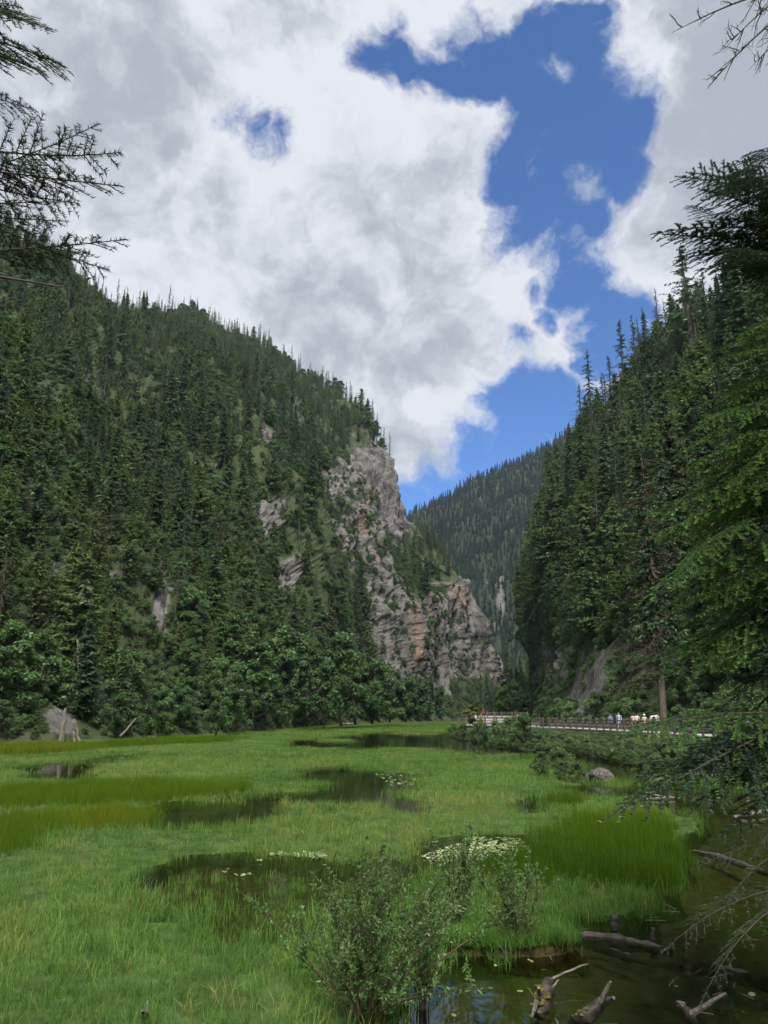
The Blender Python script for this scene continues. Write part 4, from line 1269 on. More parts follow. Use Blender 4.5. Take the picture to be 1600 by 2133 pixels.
_fk = dict(step=0.095, subsp=0.085, spacing=0.0034, nw=0.0030, needle=0.021)
FIRB = [bough('fir_bough', 101, M['fir'], 1.9, 0.58, 0.16, **_fk), bough('fir_bough', 102, M['fir'], 1.9, 0.48, 0.26, **_fk), bough('fir_bough', 103, M['fir'], 1.9, 0.66, 0.20, sag=.7, **_fk),
        bough('fir_bough', 104, M['fir'], 1.9, 0.52, 0.32, sag=.8, **_fk)]
_dk = dict(_fk, step=0.08, subsp=0.07, tipk=.5)
SHADEB = [bough('shaded_bough', 111, M['spruce_fir_shade'], 1.9, 0.62, 0.14, **_dk), bough('shaded_bough', 112, M['spruce_fir_shade'], 1.9, 0.56, 0.24, **_dk)]  # darker needles paint shade into the fir's inner and high boughs
THINB = [bough('thin_bough', 121, M['spruce_fir_shade'], 1.9, 0.42, 0.30, step=0.08, density=0.7, spacing=0.010, tipk=.5, thick=0.4)]
LEFTB = [bough('left_bough', 131, M['spruce_fir_shade'], 1.0, 0.22, 0.05, step=0.045, density=0.65, spacing=0.005, needle=0.024, nw=0.0018, sag=0.15, tipk=.3),
         bough('left_bough', 132, M['spruce_fir_shade'], 1.0, 0.28, 0.12, step=0.04, density=0.7, spacing=0.005, needle=0.024, nw=0.0018, sag=0.3, tipk=.3)]

def place_bough(parent, base, pair, root, tip, Lmesh, roll=0.0, flat=1.0, name='bough'):
    """one bough as a part of its tree (with its needles as a sub-part), from root to tip in world space"""
    root = np.asarray(root, float); tip = np.asarray(tip, float)
    v = tip - root; ln = np.linalg.norm(v)
    x = Vector(v / ln)
    y = Vector((0, 0, 1)).cross(x).normalized(); z = x.cross(y)
    R = Matrix((x, y, z)).transposed() @ Matrix.Rotation(roll, 3, 'X')
    s = ln / Lmesh
    o = link(name, pair[0], parent)
    o.matrix_local = Matrix.Translation(Vector(root) - Vector(base)) @ R.to_4x4() @ Matrix.Diagonal((s, s * flat, s, 1))
    n = link('needles', pair[1], o)
    return o

def near_fir():
    """the big fir at the right edge: trunk outside the picture, boughs reaching in at every height"""
    r = np.random.default_rng(301)
    base = np.array([5.6, 8.0, 0.3])
    e = empty('fir_tree', base)
    tag(e, 'large near fir with bright tipped boughs reaching in from the right edge', 'fir')
    tm = MB(); k = np.linspace(0, 1, 12)
    tm.tube(np.stack([0.1 * np.sin(k * 5), 0.08 * np.cos(k * 4), -0.6 + 14.5 * k], 1), 0.24 * (1 - k) ** 0.8 + 0.02, 10)
    link('trunk', tm.mesh('fir_trunk', M['bark'], True), e)
    # tip pixel, distance, bough family, height of the root above the tip, roll
    B = [(1400, 355, 7.3, 'd', .15), (1460, 342, 7.6, 'd', .15), (1370, 475, 7.3, 'd', .2), (1420, 455, 7.6, 'd', .2), (1440, 390, 7.0, 'd', .2), (1430, 510, 7.1, 'd', .3), (1540, 370, 7.0, 'd', .2), (1580, 500, 7.6, 'd', .2),
         (1490, 700, 7.4, 'f', .4), (1440, 800, 7.6, 'f', .5), (1400, 1010, 7.3, 'f', .6), (1380, 1100, 7.2, 'f', .7), (1450, 930, 7.0, 'f', .6), (1380, 1210, 7.3, 'f', .6), (1480, 1180, 7.2, 'f', .6), (1350, 1300, 7.5, 'f', .6), (1450, 1350, 7.0, 'f', .6), (1340, 430, 7.2, 'd', .2), (1420, 360, 7.6, 'd', .1), (1390, 490, 7.4, 'd', .3), (1500, 345, 8.2, 'd', .1), (1480, 520, 7.6, 'd', .3), (1560, 420, 7.2, 'd', .2), (1540, 560, 8.0, 'd', .2),
         (1560, 590, 7.4, 'f', .4), (1510, 650, 7.0, 'f', .4), (1550, 700, 7.8, 'f', .4), (1470, 755, 7.2, 'f', .5), (1530, 780, 8.2, 'f', .5),
         (1385, 850, 7.0, 'f', .6), (1460, 830, 7.8, 'f', .5), (1420, 905, 7.5, 'f', .6), (1500, 900, 8.3, 'f', .5), (1400, 960, 7.2, 'f', .7), (1350, 1005, 6.9, 'f', .7), (1460, 980, 8.0, 'f', .6),
         (1340, 1075, 6.8, 'f', .7), (1320, 1125, 6.7, 'f', .8), (1410, 1060, 7.7, 'f', .7), (1490, 1100, 8.2, 'd', .6), (1440, 1140, 7.4, 'd', .7), (1540, 1040, 8.4, 'd', .5),
         (1550, 1160, 7.2, 'f', .5), (1400, 1255, 7.6, 'f', .6), (1330, 1340, 7.2, 'f', .7), (1370, 1290, 7.0, 'f', .7), (1420, 1330, 7.8, 'f', .6), (1460, 1400, 7.4, 'd', .7), (1500, 1290, 8.2, 'd', .5),
         (1520, 1440, 8.2, 'd', .6), (1560, 1380, 7.2, 'd', .6), (1530, 1210, 7.9, 'f', .5), (1590, 1250, 7.0, 'd', .5),
         (1255, 1552, 6.6, 'f', .45), (1330, 1560, 7.0, 'f', .4), (1400, 1580, 7.4, 'd', .35), (1300, 1590, 6.8, 'd', .5), (1460, 1560, 7.2, 'f', .4), (1520, 1600, 7.8, 'd', .35), (1440, 1640, 7.0, 'd', .55), (1560, 1530, 7.4, 'd', .3)]
    for i, (px, py, Y, fam, up) in enumerate(B):
        tip = D(px, py, Y)
        zr = tip[2] + up * (1.0 if py > 600 else 0.1)
        root = np.array([base[0] - 0.12, base[1] + r.normal(0, .1), zr])
        pool = FIRB if fam == 'f' else SHADEB
        place_bough(e, base, pool[i % len(pool)], root, tip, 1.9, r.normal(0, .15), r.uniform(0.7, 1.05))
        # a shorter secondary bough beside it
        f = r.uniform(0.25, 0.6); q0 = root + (tip - root) * f
        t2 = D(px + r.uniform(-20, 90), py + r.uniform(-55, 55), Y + r.uniform(-.7, .5))
        if np.linalg.norm(t2 - q0) > 0.5: place_bough(e, base, pool[(i + 1) % len(pool)], q0, t2, 1.9, r.normal(0, .25), r.uniform(0.8, 1.1))
    # the inner mass close to the trunk, shade partly put in by darker needles
    for i in range(44):
        py = r.uniform(380, 1650)
        tip = D(r.uniform(1500, 1640), py, r.uniform(7.6, 9.0))
        root = np.array([base[0], base[1], tip[2] + 0.4])
        place_bough(e, base, (SHADEB + FIRB[:2])[i % 4], root, tip, 1.9, r.normal(0, .3), 0.9)
    # thin lower branches over the water, in the darker needles that paint shade
    for i, (px, py, Y, rx, ry) in enumerate([(1395, 1905, 5.6, 1640, 1840), (1450, 1830, 5.9, 1680, 1760), (1430, 2000, 5.4, 1660, 1860), (1500, 1790, 6.2, 1700, 1700), (1560, 1720, 6.0, 1720, 1650)]):
        place_bough(e, base, THINB[0], D(rx, ry, Y + 0.8), D(px, py, Y), 1.9, r.normal(0, .4), 0.9, name='bare_bough')
near_fir()

def bare_branch(name, seed, Lb, mat, n=16, spread=0.5, up=0.0, thick=1.0):
    r = np.random.default_rng(seed); mb = MB()
    k = np.linspace(0, 1, 9)
    main = np.stack([Lb * k, 0.03 * Lb * np.sin(4 * k), -0.15 * Lb * k ** 2], 1)
    mb.tube(main, thick * (0.010 * Lb * (1 - k) + 0.0012), 5)
    for i in range(n):
        s = r.uniform(0.15, 0.95); p = np.array([np.interp(s, k, main[:, c]) for c in range(3)])
        d = unit(np.array([r.uniform(0.3, 1), r.choice([-1, 1]) * r.uniform(0.3, 1.0), r.normal(up, 0.4)]))
        ln = spread * Lb * (1 - s * 0.6) * r.uniform(0.4, 1)
        q = np.linspace(0, 1, 5)
        tw = p + d * (ln * q)[:, None] + r.normal(0, 0.02 * ln, (5, 3)) + np.array([0, 0, -0.15 * ln]) * (q ** 2)[:, None]
        mb.tube(tw, thick * (0.0035 * Lb * (1 - q) + 0.0009), 3, cap=False)
        for _ in range(6):
            f = r.uniform(0.2, 1); pp = np.array([np.interp(f, q, tw[:, c]) for c in range(3)])
            d2 = unit(d + r.normal(0, 0.7, 3)); l2 = ln * r.uniform(0.12, 0.35)
            mb.tube(np.array([pp, pp + d2 * l2]), [0.0015 * thick, 0.0007 * thick], 3, cap=False)
    return mb.mesh(name, mat)

def top_right_branches():
    """dead twigs of a second tree entering at the upper right corner"""
    base = np.array([4.6, 4.2, 0.6])
    e = empty('bare_tree', base); tag(e, 'bare dark twigs hanging in at the upper right corner', 'tree')
    tm = MB(); k = np.linspace(0, 1, 8)
    tm.tube(np.stack([0.3 * k, 0.2 * k * k, -0.6 + 9.5 * k], 1), 0.16 * (1 - k) + 0.02, 8)
    link('trunk', tm.mesh('bare_tree_trunk', M['bark'], True), e)
    for i, (px, py, Y, rx, ry) in enumerate([(1385, 15, 4.2, 1720, -30), (1450, 130, 4.2, 1700, -10), (1480, 60, 4.4, 1720, -60), (1540, 110, 4.1, 1720, 20)]):
        root, tip = D(rx, ry, Y + 0.1), D(px, py, Y)
        pr = (bare_branch('bare_branch', 400 + i, 1.0, M['twig'], 16, 0.34), None)
        v = tip - root; ln = np.linalg.norm(v); x = Vector(v / ln); y = Vector((0, 0, 1)).cross(x).normalized(); z = x.cross(y)
        o = link('bare_branch', pr[0], e)
        o.matrix_local = Matrix.Translation(Vector(root - base)) @ Matrix((x, y, z)).transposed().to_4x4() @ Matrix.Diagonal((ln, ln, ln, 1))
        # limb joining it to the trunk
        lm = MB(); tz = root[2] + 0.2; tx = np.interp(tz, [0, 9.5], [4.6, 4.9])
        lm.tube(np.array([(tx - base[0], 0.1, tz - base[2]), (root - base + np.array([tx, 4.3, tz]) - base) / 2, root - base]), [0.03, 0.02, 0.011], 5)
        link('limb', lm.mesh('bare_tree_limb', M['twig'], True), e)
top_right_branches()

def left_spruce():
    """the spruce at the left edge: needled branches against the clouds"""
    r = np.random.default_rng(77)
    base = np.array([-2.6, 2.9, 0.9])
    e = empty('spruce_tree', base); tag(e, 'near dark spruce with needled branches reaching in at the upper left edge', 'spruce')
    tm = MB(); k = np.linspace(0, 1, 10)
    tm.tube(np.stack([-0.3 * k, 0 * k, -0.8 + 8.5 * k], 1), 0.15 * (1 - k) + 0.02, 8)
    link('trunk', tm.mesh('spruce_trunk', M['bark'], True), e)
    B = [(135, 125, 2.6, -190, 40, 1), (110, 60, 2.9, -200, -20, 1), (60, 170, 2.5, -200, 60, 0), (80, 225, 2.8, -200, 150, 1), 
         (228, 300, 2.55, -180, 320, 0), (195, 262, 2.6, -60, 380, 0), (232, 402, 2.6, -170, 350, 0), (170, 420, 2.8, -200, 330, 1), (110, 440, 2.7, -220, 440, 0),
         (250, 512, 2.6, -150, 545, 0), (205, 548, 2.6, -120, 440, 0), (120, 470, 2.7, -180, 450, 0), (50, 10, 2.8, -240, -60, 1)]
    for i, (px, py, Y, rx, ry, fam) in enumerate(B):
        place_bough(e, base, LEFTB[fam], D(rx, ry, 2.9), D(px, py, Y), 1.0, r.normal(0, .4), r.uniform(0.8, 1.1))
    for i in range(2):
        py = r.uniform(0, 380)
        place_bough(e, base, LEFTB[1], D(-260, py - 40, 3.0), D(r.uniform(10, 75), py, r.uniform(2.6, 3.3)), 1.0, r.normal(0, .5), 1.1)
    # a bare lower stub and a brighter leafy spray further down
    for (px, py, Y, rx, ry) in [(130, 598, 2.6, -160, 560), (15, 575, 2.6, -160, 520)]:
        m_ = MB(); a, b = D(rx, ry, 2.9) - base, D(px, py, Y) - base
        m_.tube(np.array([a, (a + b) / 2 + (0, 0, .01), b]), [0.010, 0.007, 0.003], 5); link('bare_branch', m_.mesh('stub', M['twig']), e)
    for i, (px, py, Y, rx, ry) in enumerate([(85, 935, 5.0, -160, 900), (40, 1010, 5.0, -160, 1000), (30, 905, 5.2, -140, 870), (55, 960, 5.3, -150, 960)]):
        place_bough(e, base, FIRB[i % 4], D(rx, ry, Y), D(px, py, Y), 1.9, 0.1, 0.7)
left_spruce()

# ------------------------------------------------------------------ willow bushes
def willow(name, seed, H=1.6, W=1.0, stems=12, leaf=0.030, nleaf=5200, low=0.12):
    """returns stems mesh and leaves mesh"""
    r = np.random.default_rng(seed); wd = MB(); tw = []
    for s in range(stems):
        az = r.uniform(0, 6.28); lean = abs(r.normal(0.0, 0.55)); h = H * r.uniform(0.6, 1.05)
        k = np.linspace(0, 1, 8); o_ = np.array([math.cos(az), math.sin(az), 0])
        b = o_ * r.uniform(0, 0.12) * W
        p = b + o_ * (W * lean * k ** 1.4)[:, None] + np.array([0, 0, 1.0]) * (h * k * (1 - 0.15 * lean))[:, None] + r.normal(0, 0.012, (8, 3)) * k[:, None]
        p[0, 2] = -0.3
        wd.tube(p, 0.012 * (1 - k * 0.85) * (H / 1.6), 5, cap=False)
        for i in range(int(13 * H / 1.6)):
            f = r.uniform(0.15, 0.97); q = np.array([np.interp(f, k, p[:, c]) for c in range(3)])
            d = unit(o_ * r.uniform(-0.2, .8) + np.array([*r.normal(0, 0.7, 2), r.uniform(0.3, 1.1)]))
            l = H * r.uniform(0.10, 0.30) * (1.15 - f * 0.6)
            kk = np.linspace(0, 1, 4); t_ = q + d * (l * kk)[:, None] + np.array([0, 0, 0.1 * l]) * (kk ** 2)[:, None]
            wd.tube(t_, 0.0045 * (1 - kk * 0.8) * (H / 1.6), 3, cap=False)
            tw.append((t_[0], t_[-1]))
        tw.append((p[4], p[7])); tw.append((p[5], p[7]))
    T0 = np.array([t[0] for t in tw]); T1 = np.array([t[1] for t in tw])
    i = r.integers(0, len(tw), nleaf); f = r.uniform(0.1, 1.02, nleaf)[:, None]
    p = T0[i] * (1 - f) + T1[i] * f
    ax = unit(T1 - T0)[i]
    d = unit(ax * 0.7 + r.normal(0, 0.6, (nleaf, 3)))
    sd = unit(np.cross(d, r.normal(0, 1, (nleaf, 3)))); nr = np.cross(d, sd)
    ln = leaf * r.uniform(0.6, 1.3, nleaf)[:, None]; w_ = ln * 0.17
    V = np.stack([p, p + d * ln * 0.45 + sd * w_ + nr * w_ * .3, p + d * ln, p + d * ln * 0.45 - sd * w_ + nr * w_ * .3], 1)
    a = np.clip((p[:, 2] / H - 0.35) * 0.8, 0, 1) * r.random(nleaf) * (r.random(nleaf) < 0.5)
    return wd.mesh(name + '_stems', M['redstem'], True), tri_mesh(name + '_leaves', V, 4, M['willow'], np.repeat(a[:, None], 4, 1))

def put_bush(pair, loc, rz, sc, label, name='willow_bush', parts=('stems', 'leaves'), cat='bush'):
    e = empty(name, loc, (0, 0, rz), sc); tag(e, label, cat)
    link(parts[0], pair[0], e); link(parts[1], pair[1], e)
    return e
WIL = [willow('willow_large', 501, 1.6, 1.55, 32, 0.048, 12500), willow('willow_small', 502, 1.2, 0.75, 18, 0.040, 5200), willow('willow_tall', 503, 1.35, 0.5, 12, 0.040, 3800)]
put_bush(WIL[0], G(760, 2150), 0.3, 0.92, 'big leafy willow bush rising from the grass at the lower centre')
put_bush(WIL[2], G(945, 1965), 1.9, 1.05, 'slim dark willow bush behind the big one, leaning left')
put_bush(WIL[1], G(1080, 1985), 2.4, 0.98, 'fan shaped willow bush on the dark bank edge above the sky reflection')
put_bush(WIL[1], G(700, 2075), 5.1, 0.9, 'willow shoots hugging the left flank of the big willow bush')
put_bush(WIL[2], G(880, 2100), 0.8, 0.85, 'willow shoots drooping over the water right of the big willow bush')

def hummock():
    r = np.random.default_rng(9)
    A = np.linspace(-1, 1, 44); U, V = np.meshgrid(A, A, indexing='ij')
    c = G(1040, 1975); R_ = np.array([1.0, 0.42])
    rad = np.sqrt(U ** 2 + V ** 2)
    P = np.stack([c[0] + U * R_[0], c[1] + V * R_[1], np.zeros_like(U)], 2)
    P[..., 2] = -0.2 + 0.42 * np.clip(1.08 - rad ** 4, 0, 1) + 0.07 * fbm(P * 4, 4)
    P[..., :2] += 0.05 * np.stack([fbm(P * 5 + 3, 3), fbm(P * 5 + 8, 3)], 2)
    mp = plain_mat('peat', (0.03, 0.022, 0.014), (0.085, 0.075, 0.03), 9, 1.0, 0.6, 0.1)
    o = link('hummock', sheet_mesh('hummock', P, mp, np.zeros(U.shape))); tag(o, 'dark peaty hummock at the water edge under the willows', None, None, 'structure')
    n = 900
    u = r.uniform(0, 6.28, n); q = np.sqrt(r.random(n)) * 0.98
    pts = np.stack([c[0] + np.cos(u) * q * R_[0], c[1] + np.sin(u) * q * R_[1], np.full(n, 0.16)], 1)
    tf = [proto('hummock_tuft', tuft('hummock_tuft', 90 + k, M['grass'], 18, 0.2, 0.05, 0.0032, 0.8)) for k in range(3)]
    o = scatter('hummock_grass', pts, r.uniform(.5, 1.1, n), np.stack([r.normal(0, .2, n), r.normal(0, .2, n), r.uniform(0, 6, n)], 1), r.integers(0, 3, n), r.uniform(0.1, .55, n), tf)
    tag(o, 'grass tufts overhanging the dark hummock', 'grass', None, 'stuff')
hummock()

# ------------------------------------------------------------------ shrubs along the boardwalk bank and single near trees
def bank_shrubs():
    r = np.random.default_rng(61)
    S = [  # px, py of the foot, height (m), shape, label
        (965, 1538, 1.9, 0, 'yellow green shrub at the tip of the boardwalk bank'), (1000, 1543, 2.3, 1, 'rounded shrub below the viewing platform'),
        (1035, 1550, 2.5, 2, 'dark shrub hiding the platform end'), (1070, 1553, 3.0, 1, 'tall dense shrub between platform and boardwalk'),
        (1095, 1556, 3.1, 0, 'tallest bank shrub at the left end of the boardwalk rail'), (1125, 1560, 1.8, 2, 'pale leafy shrub under the boardwalk rail end'),
        (1155, 1562, 1.6, 0, 'shrub under the third boardwalk bay'), (1190, 1566, 1.6, 1, 'wide shrub under the middle of the boardwalk'),
        (1225, 1568, 1.6, 2, 'low shrub under the purple walker'), (1258, 1572, 1.5, 0, 'low shrub under the walkers'),
        (1295, 1578, 1.5, 1, 'shrub right of the boulder on the bank'), (1340, 1585, 1.4, 0, 'shrub at the foot of the half dead spruce'),
        (945, 1532, 1.8, 2, 'small outermost shrub at the water edge of the bank'), (1015, 1556, 1.6, 0, 'low overhanging shrub in front of the rounded shrub'),
        (1390, 1592, 2.0, 2, 'shrub behind the lowest fir bough'), (1450, 1600, 2.0, 1, 'shrub near the right picture edge behind the fir'), (1510, 1602, 2.2, 0, 'shrub at the right end of the bank'),
        (1580, 1605, 2.2, 2, 'rightmost shrub on the bank behind the fir')]
    for px, py, h, k, lab in S:
        put_bush(SHR[k], G(px, py, 0.1), r.uniform(0, 6), (h * (0.72 if px > 1110 else 0.9)) / 3.0, lab, 'bank_shrub', ('stems', 'leaves'), 'shrub')
    S2 = [(1130, 1617, 1.1, 0, 'bare brownish shrub on the grassy islet'), (1170, 1606, 1.2, 1, 'light green shrub on the islet left of the boulder'), (1205, 1632, .9, 2, 'small shrub at the right tip of the islet'),
          (1175, 1625, .8, 0, 'dry low shrub in the middle of the islet'), (1340, 1630, .9, 2, 'sunk shrub beside the small boulder')]
    for px, py, h, k, lab in S2:
        put_bush(SHR[k], G(px, py, 0.05), r.uniform(0, 6), h / 3.0, lab, 'islet_shrub', ('stems', 'leaves'), 'shrub')
    yb = leafy('yellow_bush', 47, M['yellow_shrub'], 3.0, 2.0, 16, 150, 0.11, 0.1, 6, 0.8, 0.1)
    put_bush(yb, G(1550, 1632, 0), 1.0, 0.42, 'ochre green round bush at the right edge by the water', 'olive_bush', ('stems', 'leaves'), 'bush')
    yb2 = leafy('platform_tree', 48, M['yellow_shrub'], 4.0, 1.6, 16, 160, 0.13, 0.3, 2, 0.7, 0.45)
    e = empty('small_tree', G(985, 1536, 0.3), (0, 0, 1), 1.0); tag(e, 'small olive tree in front of the viewing platform', 'tree')
    link('trunk', yb2[0], e); link('crown', yb2[1], e)
bank_shrubs()

def bank_strip():
    """the low earth bank that carries the shrubs and the boardwalk piles"""
    line = np.array([G(925, 1533), G(970, 1541), G(1030, 1556), G(1100, 1563), G(1160, 1568), G(1230, 1576), G(1300, 1592), G(1400, 1606), G(1500, 1616), G(1700, 1630), G(2300, 1700)])
    us = np.linspace(0, len(line) - 1, 160); f = smooth_rows(interp(us, np.arange(len(line)), line), 4)
    vs = np.linspace(0, 1, 26); P = np.zeros((160, 26, 3))
    for j, v in enumerate(vs):
        P[:, j] = f + np.array([1.0, 0.25, 0]) * (v * 16.0)
        P[:, j, 2] = -0.5 + 1.5 * np.clip(v * 3.0, 0, 1) ** 0.7
    P[..., 2] += 0.18 * fbm(P / 2.0, 3)
    P[..., :2] += 0.35 * np.stack([fbm(P / 1.6 + 4, 3), fbm(P / 1.6 + 9, 3)], 2)
    o = link('bank', sheet_mesh('bank', P, M['hill'], np.zeros(P.shape[:2]))); tag(o, 'low green bank under the boardwalk', None, None, 'structure')
bank_strip()

def bank_scrub():
    r = np.random.default_rng(93)
    line = np.array([G(925, 1533), G(970, 1541), G(1030, 1556), G(1100, 1563), G(1160, 1568), G(1230, 1576), G(1300, 1592), G(1400, 1606), G(1500, 1616), G(1700, 1630)])
    n = 2200; u = r.uniform(0, len(line) - 1, n)
    P = interp(u, np.arange(len(line)), line) + np.array([1.0, 0.25, 0]) * (r.random(n) ** 1.2 * 11.0)[:, None]
    P[:, 2] = 0.1 + 0.5 * np.clip((P[:, 0] - interp(u, np.arange(len(line)), line)[:, 0]) / 5, 0, 1)
    o = scatter('undergrowth', P, r.uniform(0.08, 0.22, n), np.stack([r.normal(0, .1, n), r.normal(0, .1, n), r.uniform(0, 6.28, n)], 1), r.integers(0, 3, n), np.zeros(n), [proto('bank_bush', merge('bank_bush', *f)) for f in SHR])
    tag(o, 'low leafy growth covering the bank under the boardwalk', 'bushes', None, 'stuff')
bank_scrub()

def special_trees():
    r = np.random.default_rng(88)
    # half dead spruce whose bare trunk stands before the boardwalk
    base = G(1386, 1556, 0.4)
    e = empty('half_dead_spruce', base); tag(e, 'half dead brownish spruce with a bare trunk standing before the boardwalk', 'spruce')
    Ht = 24.0; k = np.linspace(0, 1, 14)
    tm = MB(); tp = np.stack([0.25 * np.sin(k * 3), 0.2 * np.sin(k * 5), -0.5 + Ht * k], 1)
    tm.tube(tp, 0.30 * (1 - k) ** 0.8 + 0.02, 9)
    link('trunk', tm.mesh('half_dead_trunk', plain_mat('brown_bark', (0.075, 0.06, 0.045), (0.15, 0.12, 0.09), 2.5, 0.95, 0.6, 0.1, stretch=(3, 3, .6)), True), e)
    dead = [bare_branch('dead_limb', 600 + i, 1.0, M['twig'], 18, 0.45, 0.1, 1.5) for i in range(3)]
    for i in range(44):
        z = r.uniform(0.20, 0.99) * Ht; az = r.uniform(0, 6.28)
        ln = (Ht - z) * 0.14 + r.uniform(0.8, 2.0)
        if z < 9: az = math.pi + r.normal(0, 0.9)
        o = link('dead_branch', dead[i % 3], e, (np.interp(z, tp[:, 2], tp[:, 0]), np.interp(z, tp[:, 2], tp[:, 1]), z), (r.normal(0, .3), r.uniform(-0.15, 0.35), az), ln)
    _, cr = conifer('half_dead', 61, M['deadneedle'], Ht, 3.4, 40, 4, 0.5, 0.3, 0.30, 8, 0.26, 0.75)
    link('dry_crown', cr, e)
    _, cr = conifer('half_green', 62, M['spruce'], Ht, 3.6, 40, 5, 0.5, 0.3, 0.26, 8, 0.28, 0.8)
    link('crown', cr, e)
    # tall sparse trees standing out against the sky on the right ridge
    for i, (px, pt, pb, Y) in enumerate([(1222, 728, 905, 268), (1252, 775, 900, 280), (1205, 800, 910, 300), (1290, 668, 860, 262), (1318, 660, 850, 270), (1342, 650, 830, 255), (1425, 508, 745, 232), (1470, 560, 740, 236),
                                         (1268, 740, 880, 290), (1183, 880, 960, 310), (1400, 690, 760, 236), (1372, 700, 800, 262), (1512, 540, 690, 215)]):
        b = D(px + (pb - pt) * 0.075, pb, Y); t_ = D(px, pt, Y); h = t_[2] - b[2] + 2
        b[2] -= 2
        lab = ['tallest gappy spruce of the group standing against blue sky on the right ridge', 'slim spruce just behind the tallest ridge spruce', 'leaning thin spruce left of the ridge group', 'thin spired spruce at the middle of the right skyline',
               'second thin spire on the right skyline', 'bare topped spire on the right skyline', 'drooping larch standing alone against the grey cloud at right', 'dead slim conifer beside the lone drooping larch',
               'small spruce between the ridge group and the spires', 'lowest small spruce on the right skyline beside the far mountain', 'short spruce under the lone drooping larch', 'spruce in front of the skyline spires', 'spruce on the skyline under the dark fir bough'][i]
        plant('ridge_spruce', THIN[2 if i == 6 else i % 3], b, i * 1.3, h / 22.0 * np.array([2.0, 2.0, 1] if i == 6 else [1.45, 1.45, 1]), lab, 'spruce', None)
    for i, (px, pt, pb, Y) in enumerate([(812, 900, 985, 468), (800, 890, 965, 472), (785, 868, 950, 480), (770, 850, 940, 486)]):
        b = D(px, pb, Y); h = D(px, pt, Y)[2] - b[2]
        plant('ridge_larch', THIN[(i + 1) % 3], b, i * 2.1, h / 22.0, ['outermost slim larch on the cliff top', 'second slim larch from the cliff edge', 'third slim larch from the cliff edge', 'fourth slim larch from the cliff edge'][i], 'larch', None)
    # snags on the left shore
    for i, (x0, y0, x1, y1, w_, lab) in enumerate([(128, 1540, 137, 1475, .6, 'broken grey snag leaning right on the left shore'), (155, 1538, 154, 1497, .28, 'short pale snag right of the broken snag'), (165, 1537, 159, 1500, .22, 'thin pale snag leaning left'),
                                                   (163, 1390, 162, 1330, .22, 'thin bare dead trunk higher on the left slope')]):
        Y = 71 if y0 > 1450 else 95
        a = D(x0, y0, Y); b = D(x1, y1, Y); a[2] -= .3
        m_ = MB(); kk = np.linspace(0, 1, 7)
        m_.tube(a + (b - a) * kk[:, None] + r.normal(0, .05, (7, 3)) - a, 0.45 * w_ * (1 - kk * 0.7) + 0.03, 7)
        o = link('snag', m_.mesh('snag', M['deadwood'], False), None, a); tag(o, lab, 'dead tree')
special_trees()

# ------------------------------------------------------------------ boardwalk, viewing platform
M['railwood'] = plain_mat('rail_wood', (0.11, 0.088, 0.074), (0.20, 0.165, 0.14), 3.0, 0.8, 0.2, 0.2)
M['deckwood'] = plain_mat('pale_deck', (0.32, 0.30, 0.27), (0.44, 0.42, 0.38), 2.0, 0.8, 0.1, 0.2)
M['panel'] = plain_mat('pale_panel', (0.40, 0.40, 0.38), (0.50, 0.50, 0.47), 1.5, 0.7, 0.0, 0.2)
M['pile'] = plain_mat('pile_wood', (0.05, 0.042, 0.035), (0.10, 0.085, 0.07), 3.0, 0.9, 0.2, 0.1)

